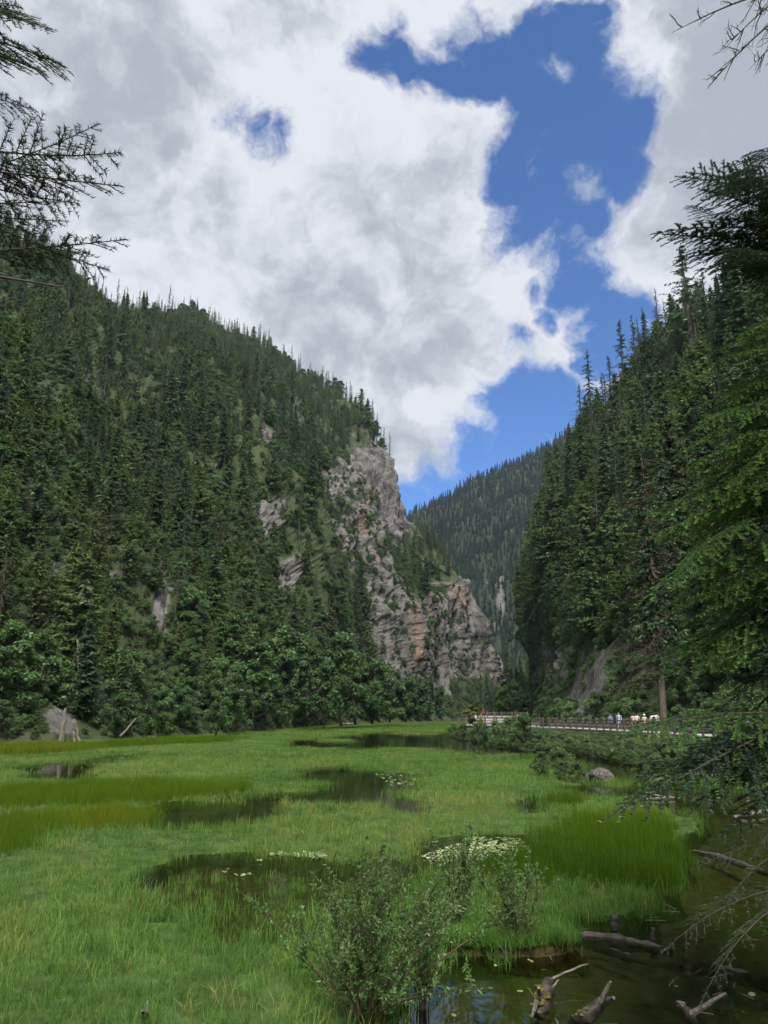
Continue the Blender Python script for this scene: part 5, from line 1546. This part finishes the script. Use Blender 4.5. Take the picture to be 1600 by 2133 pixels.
DECK_Z = 1.2
def post_mesh(h):
    m = MB(); m.box((0, 0, h / 2), (0.16, 0.16, h)); m.box((0, 0, h + 0.03), (0.20, 0.20, 0.06)); m.box((0, 0, h + 0.085), (0.11, 0.11, 0.05))
    return m.mesh('post', M['railwood'])
def walkway(name, line, width, z, label, far_panel=0.45, piles=True, spacing=2.1):
    """deck, posts and rails; line is the edge that faces the marsh, in plan"""
    line = np.asarray(line, float)
    seg = np.linalg.norm(np.diff(line, axis=0), axis=1); cum = np.concatenate([[0], np.cumsum(seg)])
    n = max(2, int(round(cum[-1] / spacing)) + 1)
    s = np.linspace(0, cum[-1], n)
    A = np.stack([np.interp(s, cum, line[:, 0]), np.interp(s, cum, line[:, 1])], 1)
    T = np.gradient(A, axis=0); T /= np.linalg.norm(T, axis=1)[:, None]
    Nn = np.stack([T[:, 1], -T[:, 0]], 1)
    if (Nn[:, 0].mean() < 0): Nn = -Nn
    B = A + Nn * width
    o0 = np.array([*A[0], 0.0])
    e = empty(name, o0); tag(e, label, 'boardwalk')
    dk = MB()
    for i in range(n - 1):
        V = [(*A[i] - Nn[i] * .12, z), (*A[i + 1] - Nn[i + 1] * .12, z), (*B[i + 1] + Nn[i + 1] * .12, z), (*B[i] + Nn[i] * .12, z)]
        V = np.array(V) - o0; V2 = V - np.array([0, 0, 0.14])
        dk.add(np.concatenate([V, V2]), [(0, 1, 2, 3), (7, 6, 5, 4), (0, 4, 5, 1), (3, 2, 6, 7), (0, 3, 7, 4), (1, 5, 6, 2)])
    link('deck', dk.mesh('deck', M['deckwood']), e)
    bm_ = MB()
    pm = post_mesh(1.12)
    def beam(nm, p, q, w_, h_, mat):
        p = np.asarray(p, float) - o0; q = np.asarray(q, float) - o0
        d = q - p; ln = np.linalg.norm(d); x = d / ln; y = np.cross((0, 0, 1), x); y /= np.linalg.norm(y); zz = np.cross(x, y)
        m = MB(); m.box((0, 0, 0), (ln, w_, h_))
        b = link(nm, m.mesh(nm, mat), e); b.matrix_local = Matrix.Translation(Vector((p + q) / 2)) @ Matrix(np.stack([x, y, zz], 1).tolist()).to_4x4()
    for side_, E in ((0, A), (1, B)):
        for i in range(n):
            link('post', pm, e, np.array([*E[i], z - 0.02]) - o0, (0, 0, math.atan2(T[i][1], T[i][0])))
            if i < n - 1:
                g = 0.09 / max(.1, np.linalg.norm(E[i + 1] - E[i])); p0, p1 = E[i] + (E[i + 1] - E[i]) * g, E[i + 1] + (E[i] - E[i + 1]) * g
                for zz, hh in ((0.98, 0.11), (0.62, 0.08), (0.26, 0.08)):
                    beam('rail', (*p0, z + zz), (*p1, z + zz), 0.06, hh, M['railwood'])
                m0 = (p0 + p1) / 2
                if side_ == 0: beam('baluster', (*m0, z + 0.31), (*(m0 + 1e-4), z + 0.575), 0.05, 0.05, M['railwood'])
                if side_ == 1 and far_panel: beam('kick_panel', (*(p0 + Nn[i] * .06), z + far_panel / 2 + 0.03), (*(p1 + Nn[i] * .06), z + far_panel / 2 + 0.03), 0.04, far_panel, M['panel'])
        if piles:
            for i in range(0, n):
                m = MB(); m.box((0, 0, 0), (0.16, 0.16, z + 0.8)); link('pile', m.mesh('pile', M['pile']), e, np.array([*(E[i] + Nn[i] * (0.15 if side_ == 0 else -.15)), z / 2 - 0.56]) - o0)
        for i in range(n - 1):
            k_ = 0.06 if side_ == 0 else -0.06
            beam('joist', (*(E[i] + Nn[i] * k_), z - 0.28), (*(E[i + 1] + Nn[i + 1] * k_), z - 0.28), 0.09, 0.24, M['pile'])
    return e, A, B, T, Nn
def at_depth(px, Y): return np.array([(px - 800) / F * Y / CP * (CP * CP) * 1.0 / CP, Y]) if False else D(px, 1490, Y)[:2]
WALK = [at_depth(1104, 108), at_depth(1180, 97), at_depth(1260, 85), at_depth(1340, 74), at_depth(1420, 65), at_depth(1500, 57), at_depth(1600, 49), at_depth(1720, 42)]
walk, WA_, WB_, WT_, WN_ = walkway('boardwalk', WALK, 2.6, DECK_Z, 'long boardwalk with brown post and rail fence along the right shore')
PLAT = [at_depth(957, 122), at_depth(1000, 120), at_depth(1045, 117), at_depth(1098, 112)]
walkway('lower_walk', PLAT, 2.2, DECK_Z + 0.1, 'curving end of the walkway among the shrubs at the valley end', 0.4)
PLAT2 = [at_depth(985, 131), at_depth(1030, 130), at_depth(1074, 128)]
walkway('viewing_platform', PLAT2, 5.0, DECK_Z + 0.9, 'raised viewing platform with dark railing and pale side panel', 0.5, True)
m_ = MB(); a = at_depth(1006, 127.5); b = at_depth(1072, 126)
m_.box((0, 0, 0), (float(np.linalg.norm(b - a)), 0.08, 0.75))
o = link('pale_wall', m_.mesh('pale_wall', M['panel']), None, (*((a + b) / 2), DECK_Z + 0.62), (0, 0, math.atan2(b[1] - a[1], b[0] - a[0]))); tag(o, 'long pale panel below the railing of the raised platform', 'wall')

# ------------------------------------------------------------------ people on the boardwalk
def solid(name, c, rough=0.8): return plain_mat(name, c, None, rough=rough)
SKIN = solid('skin', (0.42, 0.26, 0.18)); HAIR = solid('black_hair', (0.015, 0.012, 0.012)); DARKCLOTH = solid('dark_trousers', (0.02, 0.02, 0.028))
SHOE = solid('shoe', (0.05, 0.05, 0.05))
def person(loc, face, top, label, bottom=DARKCLOTH, hat=None, bag=None, H=1.65, stride=0.16, arm=0.0, long_sleeve=True, hood=False):
    """skinned figure: one body mesh, clothed by region; hat and bag are children"""
    s = H / 1.70
    J = {'pelvis': (0, 0, .95, .125, .10), 'waist': (0, 0, 1.08, .115, .09), 'chest': (0, .01, 1.28, .15, .105), 'neckb': (0, 0, 1.43, .085, .07), 'neck': (0, .0, 1.49, .052, .052),
         'jaw': (0, .02, 1.555, .068, .075), 'head': (0, .015, 1.63, .082, .092), 'crown': (0, .0, 1.695, .055, .06)}
    E = [('pelvis', 'waist'), ('waist', 'chest'), ('chest', 'neckb'), ('neckb', 'neck'), ('neck', 'jaw'), ('jaw', 'head'), ('head', 'crown')]
    for sd, q in ((-1, 'l'), (1, 'r')):
        st = stride * sd
        J['hip' + q] = (.095 * sd, 0, .88, .088, .088); J['knee' + q] = (.10 * sd, st * .55 + .03, .50, .06, .06); J['ank' + q] = (.10 * sd, st - .03, .09, .042, .042); J['toe' + q] = (.11 * sd, st + .13, .035, .035, .03)
        J['sho' + q] = (.19 * sd, 0, 1.40, .062, .062); J['elb' + q] = (.25 * sd, -st * .4 - .02 + arm * .1, 1.13 + .02 * arm, .046, .046); J['wri' + q] = (.25 * sd, -st * .7 + .10 + arm * .15, .90 + .30 * arm, .033, .033); J['hand' + q] = (.25 * sd, -st * .7 + .13 + arm * .2, .81 + .36 * arm, .036, .022)
        E += [('pelvis', 'hip' + q), ('hip' + q, 'knee' + q), ('knee' + q, 'ank' + q), ('ank' + q, 'toe' + q), ('neckb', 'sho' + q), ('sho' + q, 'elb' + q), ('elb' + q, 'wri' + q), ('wri' + q, 'hand' + q)]
    names = list(J); bm = bmesh.new(); lay = bm.verts.layers.skin.verify(); vv = {}
    for n_ in names:
        x, y, z, rx, ry = J[n_]; v = bm.verts.new((x * s, y * s, z * s)); vv[n_] = v; v[lay].radius = (rx * s, ry * s)
    vv['pelvis'][lay].use_root = True
    for a_, b_ in E: bm.edges.new((vv[a_], vv[b_]))
    me = bpy.data.meshes.new('body_cage'); bm.to_mesh(me); bm.free()
    tmp = bpy.data.objects.new('body_cage', me); C.objects.link(tmp)
    tmp.modifiers.new('skin', 'SKIN'); sb = tmp.modifiers.new('sub', 'SUBSURF'); sb.levels = 1; sb.render_levels = 1
    dg = bpy.context.evaluated_depsgraph_get(); body = bpy.data.meshes.new_from_object(tmp.evaluated_get(dg))
    bpy.data.objects.remove(tmp); body.materials.clear()
    for mm in (SKIN, top, bottom, HAIR, SHOE): body.materials.append(mm)
    for p in body.polygons:
        x, y, z = p.center / s
        if z > 1.50: k = 3 if (z > 1.66 or y < -0.005) and not hood else (1 if hood and (y < .03 or z > 1.66) else 0)
        elif z > 0.92 and abs(x) < 0.21: k = 1
        elif z < 0.10 and abs(x) < 0.2: k = 4
        elif abs(x) > 0.20: k = 0 if z < (0.86 if long_sleeve else 1.2) + .30 * arm else 1
        else: k = 2
        p.material_index = k; p.use_smooth = True
    e = empty('person', loc, (0, 0, face)); tag(e, label, 'person', None)
    link('body', body, e)
    if hat is not None:
        m = MB(); th = np.linspace(0, 2 * math.pi, 16, endpoint=False)
        prof = [(.17, 1.645), (.165, 1.655), (.098, 1.665), (.092, 1.72), (.07, 1.755), (.0, 1.762)]
        V = np.array([[(r_ * math.cos(t), r_ * math.sin(t) + .005, z) for t in th] for r_, z in prof]).reshape(-1, 3) * s
        Fc = [(i * 16 + j, i * 16 + (j + 1) % 16, (i + 1) * 16 + (j + 1) % 16, (i + 1) * 16 + j) for i in range(5) for j in range(16)]
        m.add(V, Fc); link('hat', m.mesh('hat', hat, True), e)
    if bag is not None:
        m = MB(); P_ = []
        for z, w_, d_ in ((1.0, .12, .07), (1.05, .15, .10), (1.25, .15, .10), (1.38, .12, .07), (1.42, .06, .03)):
            P_.append([(w_ * math.copysign(abs(math.cos(t)) ** .6, math.cos(t)), -.19 + d_ * math.copysign(abs(math.sin(t)) ** .6, math.sin(t)), z) for t in np.linspace(0, 2 * math.pi, 12, endpoint=False)])
        m.add(np.array(P_).reshape(-1, 3) * s, [(i * 12 + j, i * 12 + (j + 1) % 12, (i + 1) * 12 + (j + 1) % 12, (i + 1) * 12 + j) for i in range(4) for j in range(12)] + [tuple(range(11, -1, -1)), tuple(range(48, 60))])
        link('backpack', m.mesh('backpack', bag, True), e)
    return e
def on_walk(px, off=1.1, A=WA_, Nn=WN_):
    """the point of the walkway seen at a pixel column, off metres in from its marsh edge"""
    Q = A + Nn * off
    x, _ = proj(np.stack([Q[:, 0], Q[:, 1], np.full(len(Q), DECK_Z)], 1))
    return np.array([np.interp(px, x, Q[:, 0]), np.interp(px, x, Q[:, 1]), DECK_Z + 0.002])
def crowd():
    c = lambda n, *k: solid(n, k)
    white, pink, grey = c('white_cloth', .72, .72, .70), c('pink_cloth', .62, .42, .38), c('pale_grey_cloth', .45, .50, .58)
    person(on_walk(1273, .9), 3.0, c('lilac_cloth', .25, .20, .50), 'person in a lilac top with dark trousers, first of the walkers', H=1.56, bag=c('dark_bag', .03, .03, .04))
    person(on_walk(1291, 1.1), 2.9, c('pale_blue_cloth', .38, .46, .62), 'tall person in a hooded pale blue jacket', bottom=c('grey_trousers', .30, .32, .36), hood=True, H=1.76)
    person(on_walk(1321, .8), -0.2, pink, 'person in a patterned pinkish top beside a person in cream', H=1.64)
    person(on_walk(1329, 1.4), 0.2, c('cream_cloth', .66, .62, .54), 'person in a cream top close behind the pinkish top', H=1.66, long_sleeve=False)
    person(on_walk(1345, .9), 0.1, c('pale_pink_cloth', .66, .50, .46), 'shorter person in a pale pink top and white sun hat', hat=white, H=1.56)
    person(on_walk(1362, 1.2), 0.3, white, 'person in white carrying a dark backpack', bag=c('dark_pack', .03, .035, .035), H=1.68)
    person(on_walk(1369, 1.7), 0.0, c('beige_cloth', .55, .50, .44), 'taller person in beige half hidden behind the dark backpack', H=1.74)
    person(on_walk(1379, 1.0), 0.2, grey, 'person in grey with a white hat just left of the bare trunk', hat=white, H=1.62)
    person(on_walk(1410, 1.1), 0.0, c('royal_blue_cloth', .05, .09, .32), 'person in royal blue right of the bare trunk', H=1.60)
    person(on_walk(1544, 1.0), 0.1, c('dark_green_cloth', .05, .06, .06), 'person in a white sun hat behind the fir bough', hat=white, H=1.60)
    person(on_walk(1565, 1.2), 0.2, c('navy_cloth', .02, .06, .12), 'person in navy with dark hair behind the fir bough', H=1.64)
    def plat(px, Y, dz): q = at_depth(px, Y); return np.array([q[0], q[1], DECK_Z + dz])
    person(plat(1007, 131.5, .902), 2.0, c('red_cloth', .55, .02, .03), 'person in a red jacket at the corner of the raised platform', H=1.70, arm=.4)
    person(plat(990, 120.9, .102), 2.5, white, 'person in white sitting side of the lower walkway', H=1.6, hat=grey)
    person(plat(1002, 121.2, .102), 2.2, c('ochre_cloth', .38, .22, .04), 'person in ochre beside the red jacket', H=1.68)
    person(plat(1079, 114.8, .102), 2.2, c('orange_cloth', .60, .28, .03), 'person in orange where the walkway meets the shrubs', H=1.64)
    person(plat(1084, 114.4, .102), 2.0, c('teal_cloth', .02, .16, .22), 'person in teal beside the person in orange', H=1.64)
crowd()

# ------------------------------------------------------------------ boulders, driftwood, flowers
def boulder(name, c, r, seed, label, squash=0.7):
    bm = bmesh.new(); bmesh.ops.create_icosphere(bm, subdivisions=4, radius=1.0)
    P = np.array([v.co[:] for v in bm.verts])
    dsp = 1 + 0.22 * fbm(P * 1.3 + seed, 4) + 0.05 * ridged(P * 4 + seed, 3)
    P = P * dsp[:, None] * np.array([1.05, .9, squash]) * r
    for v, p in zip(bm.verts, P): v.co = p
    me = bpy.data.meshes.new(name); bm.to_mesh(me); bm.free()
    me.materials.append(M['stone'])
    for p in me.polygons: p.use_smooth = True
    o = link(name, me, None, c, (0, 0, seed)); tag(o, label, 'boulder')
M['stone'] = plain_mat('speckled_stone', (0.045, 0.042, 0.04), (0.16, 0.145, 0.13), 11.0, 0.9, 0.8, 0.2)
boulder('boulder', G(1252, 1620, 0.10), 0.50, 2.2, 'grey speckled boulder standing in the channel')
boulder('boulder', G(1368, 1627, 0.05), 0.36, 5.1, 'small low boulder in the water right of the grey boulder')
boulder('boulder', G(1220, 1618, 0.0), 0.25, 7.7, 'small stone at the left foot of the grey boulder')

def log(name, pts, rad, label, mat='wetlog', seed=1, moss=None, stubs=(), cat='log', seg=14):
    """pts in world; first point is the origin of the thing"""
    r = np.random.default_rng(seed); pts = np.asarray(pts, float); o0 = pts[0].copy()
    k = np.linspace(0, 1, 16); kk = np.linspace(0, 1, len(pts))
    P = np.stack([np.interp(k, kk, pts[:, i]) for i in range(3)], 1); P = smooth_rows(P, 2) - o0; P += np.cumsum(r.normal(0, .012, (16, 3)), 0) * np.mean(rad) * 4
    R_ = np.interp(k, np.linspace(0, 1, len(rad)), rad) * (1 + 0.12 * r.normal(0, 1, 16))
    m = MB(); m.tube(P, R_, seg)
    V = m.v[0]; V += fbm(V * 9 + seed, 3)[:, None] * 0.25 * np.mean(rad) * unit(V - np.repeat(P, seg, 0))
    me = m.mesh(name, M[mat], True)
    if moss is None and not stubs:
        o = link(name, me, None, o0); tag(o, label, cat); return o
    e = empty(name, o0); tag(e, label, cat)
    link('wood', me, e)
    if moss:
        m2 = MB()
        for _ in range(moss):
            f = r.uniform(0.05, .95); c = np.array([np.interp(f, k, P[:, i]) for i in range(3)]); rr = np.interp(f, k, R_)
            u = unit(r.normal(0, 1, (14, 3))); u[:, 2] = np.abs(u[:, 2]); bm = bmesh.new(); bmesh.ops.create_icosphere(bm, subdivisions=2, radius=1.0)
            Q = np.array([v.co[:] for v in bm.verts]); fa = [tuple(v.index for v in f_.verts) for f_ in bm.faces]; bm.free()
            Q = Q * (1 + 0.3 * fbm(Q * 2.5 + f * 9, 3))[:, None] * rr * r.uniform(.25, .55) * np.array([1.2, 1, .55])
            m2.add(Q + c + (r.normal(0, .4) * rr, r.normal(0, .4) * rr, rr * .75), fa)
        link('moss', m2.mesh('moss', M['moss'], True), e)
    for (a, b, ra, rb) in stubs:
        m3 = MB(); a = np.asarray(a) - o0; b = np.asarray(b) - o0; q = np.linspace(0, 1, 6)
        m3.tube(a + (b - a) * q[:, None] + r.normal(0, .01, (6, 3)) * np.linalg.norm(b - a), ra + (rb - ra) * q, 6)
        link('branch_stub', m3.mesh('branch_stub', M['deadwood'], False), e)
    return e
def driftwood():
    g = G
    log('mossy_log', [g(1118, 2118, -.05), g(1130, 2085, .06), g(1142, 2050, .10)], [.055, .08, .06], 'mossy log end with pale broken stubs by the sky reflection', seed=3, moss=30,
        stubs=[(g(1118, 2085, .1), g(1108, 2115, .12), .028, .012), (g(1125, 2070, .15), g(1122, 2058, .24), .03, .012), (g(1145, 2040, .1), g(1225, 2008, .16), .016, .008), (g(1145, 2062, .1), g(1165, 2040, .16), .014, .006)])
    log('broken_log', [g(1195, 2140, -.1), g(1225, 2115, .08), g(1262, 2082, .20)], [.07, .06, .048], 'tilted broken log with moss and a raised snapped branch', seed=5, moss=16,
        stubs=[(g(1248, 2090, .22), g(1272, 2045, .42), .030, .012), (g(1258, 2088, .2), g(1278, 2078, .30), .04, .015)])
    log('forked_log', [g(1450, 2145, -.1), g(1435, 2110, .10), g(1418, 2088, .20)], [.05, .044, .032], 'dark forked log at the lower right corner', seed=7, moss=8,
        stubs=[(g(1440, 2112, .14), g(1512, 2068, .34), .028, .012), (g(1425, 2095, .2), g(1412, 2086, .22), .03, .012)])
    log('fallen_trunk', [g(1180, 1945, .0), g(1280, 1955, -.01), g(1400, 1985, -.05)], [.04, .06, .05], 'long waterlogged trunk lying behind the stumps', seed=9)
    log('fallen_trunk', [g(1240, 1975, -.05), g(1330, 1998, -.03), g(1420, 2015, -.12)], [.04, .05, .04], 'half sunk trunk lying parallel nearer the viewer', seed=10)
    log('sunken_trunk', [g(1430, 2010, -.1), g(1540, 2035, -.06), g(1640, 2060, -.1)], [.06, .08, .08], 'sunken trunk running to the right edge', seed=11)
    log('sunken_trunk', [g(1420, 1770, -.06), g(1500, 1785, -.01), g(1600, 1820, -.04)], [.04, .05, .05], 'thin olive pole under water right of the reeds', seed=12)
    log('stump', [g(1277, 1936) + np.array([0, 0, -.2]), g(1277, 1936) + np.array([.005, 0, .03]), g(1277, 1936) + np.array([.015, 0, 0.17])], [.05, .045, .035], 'rotten brown stump standing at the grass fringe', seed=13, cat='stump')
    log('stump', [g(1361, 1962) + np.array([0, 0, -.2]), g(1361, 1962) + np.array([.005, 0, .03]), g(1361, 1962) + np.array([.015, 0, 0.15])], [.04, .036, .025], 'small mossy stump in the open water', seed=14, moss=3, cat='stump')
    log('stump', [g(1211, 1992) + np.array([0, 0, -.2]), g(1211, 1992) + np.array([.005, 0, .03]), g(1211, 1992) + np.array([.015, 0, 0.1])], [.02, .018, .012], 'thin dark peg sticking out of the water', seed=15, cat='stump')
    log('driftwood_stick', [g(1340, 1650, .05), g(1370, 1658, .06), g(1405, 1662, .05)], [.05, .05, .03], 'pale stick lying in the channel', 'deadwood', seed=16, cat='stick')
    log('driftwood_stick', [g(1345, 1665, .03), g(1375, 1663, .05), g(1400, 1661, .08)], [.04, .04, .02], 'second pale stick crossing the first in the channel', 'deadwood', seed=17, cat='stick')
    log('driftwood_stick', [g(1530, 1702, .03), g(1560, 1698, .05), g(1600, 1690, .08)], [.05, .06, .05], 'weathered driftwood at the right edge', 'deadwood', seed=18, cat='stick', stubs=[(g(1560, 1698, .05), g(1572, 1683, .25), .03, .01), (g(1575, 1697, .05), g(1590, 1682, .2), .03, .01)])
    log('driftwood_stick', [g(1390, 1615, .1), g(1440, 1612, .18), g(1490, 1616, .1)], [.06, .08, .05], 'grey log lying on the bank behind the grassy islet', 'deadwood', seed=19, cat='log')
    log('dead_stub', [g(306, 2140, -.05), g(304, 2110, .08), g(296, 2105, .26)], [.025, .028, .006], 'pale broken stub poking out of the near grass', 'deadwood', seed=20, cat='stub', stubs=[(g(305, 2112, .1), g(308, 2085, .16), .02, .006)])
    log('shore_log', [g(170, 1542, .1), g(200, 1538, .2), g(240, 1537, .1)], [.2, .22, .1], 'brown log lying along the left shore', 'deadwood', seed=21)
    log('shore_log', [g(705, 1509, .2), g(725, 1508, .5), g(745, 1508, .3)], [.3, .3, .2], 'pale log stranded on the far shore', 'deadwood', seed=22)
    log('leaning_trunk', [D(250, 1534, 76), D(266, 1518, 76.5), D(284, 1495, 77)], [.12, .1, .05], 'thin grey trunk leaning on the left shore slope', 'deadwood', seed=23)
driftwood()

def floating():
    r = np.random.default_rng(71)
    fl = MB()
    for k in range(5):
        a = k * 1.257; fl.add([(0, 0, .012), (.016 * math.cos(a - .45), .016 * math.sin(a - .45), .018), (.024 * math.cos(a), .024 * math.sin(a), .02), (.016 * math.cos(a + .45), .016 * math.sin(a + .45), .018)], [(0, 1, 2, 3)])
    flower = proto('water_flower', fl.mesh('water_flower', solid('pale_petal', (.34, .40, .20))))
    pad = MB(); th = np.linspace(.3, 2 * math.pi - .1, 10)
    pad.add(np.array([(0, 0, .006)] + [(.05 * math.cos(t), .05 * math.sin(t), .004 + .004 * math.sin(3 * t)) for t in th]), [(0, i, i + 1) for i in range(1, 10)])
    padm = foliage_mat('floating_leaf', (.12, .17, .06), (.24, .29, .12), None, .1, tint=True)
    padp = proto('floating_leaf', pad.mesh('floating_leaf', padm))
    def patch(poly, dens, name, pr, label, s0, s1, clump=0.0, cat='flowers'):
        W_ = np.array([G(*q) for q in poly]); lo, hi = W_.min(0), W_.max(0); n = int((hi[0] - lo[0]) * (hi[1] - lo[1]) * dens)
        P = np.stack([r.uniform(lo[0], hi[0], n), r.uniform(lo[1], hi[1], n), np.zeros(n)], 1)
        x, y = proj(P); P = P[inpoly(x, y, poly)]
        if clump: P = P[fbm(P * np.array([1.2, .7, 1]) + 3, 3) > clump]
        P[:, 2] = 0.012; n = len(P)
        o = scatter(name, P, r.uniform(s0, s1, n), np.stack([r.normal(0, .15, n), r.normal(0, .15, n), r.uniform(0, 6, n)], 1), np.zeros(n), r.random(n), [pr]); tag(o, label, cat, None, 'stuff')
    patch([(300, 1800), (440, 1775), (560, 1770), (700, 1782), (640, 1800), (500, 1830), (350, 1825)], 260, 'water_flowers', flower, 'pale water flowers along the rim of the near pool', 0.8, 1.6, 0.02)
    patch([(420, 1770), (560, 1760), (680, 1775), (700, 1792), (560, 1784), (450, 1783)], 300, 'water_flowers', flower, 'dense cream water flowers behind the near pool', 1.0, 2.0, -0.1)
    patch([(870, 1790), (940, 1762), (1090, 1755), (1110, 1768), (1040, 1792), (930, 1800)], 170, 'water_flowers', flower, 'pale drift of water flowers left of the dark reeds', 0.9, 1.8, 0.0)
    patch([(850, 1765), (950, 1745), (1150, 1745), (1080, 1772), (900, 1795)], 60, 'floating_leaves', padp, 'light green floating leaves left of the dark reeds', .7, 1.4, -0.1, 'leaves')
    patch([(215, 1745), (270, 1735), (310, 1745), (260, 1758)], 60, 'floating_leaves', padp, 'small patch of floating leaves below the ochre reeds', .7, 1.4, -0.2, 'leaves')
    patch([(1000, 2010), (1200, 1960), (1400, 1900), (1600, 1760), (1640, 2133), (900, 2133)], 2.2, 'floating_leaves', padp, 'scattered dead leaves on the near right water', .3, .8, 0.1, 'leaves')
    patch([(780, 1612), (860, 1612), (875, 1635), (820, 1640)], 12, 'floating_leaves', padp, 'floating leaves in the middle channel', .8, 1.5, 0.0, 'leaves')
    st = MB(); st.tube(np.array([(-.12, 0, 0), (-.04, .008, .004), (.05, -.006, .003), (.12, .004, 0)]), [.003, .004, .004, .002], 4)
    stp = proto('floating_stem', st.mesh('floating_stem', plain_mat('dead_stem', (.16, .13, .08), (.34, .30, .20), 9)))
    patch([(1000, 2010), (1130, 1990), (1200, 1940), (1390, 1890), (1430, 1770), (1500, 1720), (1640, 1700), (1640, 2140), (880, 2140)], 4, 'floating_stems', stp, 'dead stems and straw floating on the near right water', .3, 1.1, 0.1, 'stems')
    patch([(1180, 1930), (1290, 1925), (1400, 1885), (1430, 1890), (1340, 1945), (1200, 1965)], 30, 'floating_stems', stp, 'drift of dead straw along the grass fringe', .4, 1.4, -.2, 'stems')
floating()

# ------------------------------------------------------------------ valley haze
def haze():
    m = bpy.data.materials.new('haze'); m.use_nodes = True; t = m.node_tree; t.nodes.clear()
    v = N(t, 'ShaderNodeVolumePrincipled'); v.inputs['Color'].default_value = (0.62, 0.80, 1.0, 1); v.inputs['Density'].default_value = 0.00008; v.inputs['Anisotropy'].default_value = 0.2
    o_ = N(t, 'ShaderNodeOutputMaterial'); L(t, v.outputs[0], o_.inputs['Volume'])
    b = MB(); b.box((-30, 700, 279), (1500, 1700, 566))
    o = link('haze', b.mesh('haze', m)); tag(o, 'thin blue valley haze', 'haze', None, 'stuff')
haze()
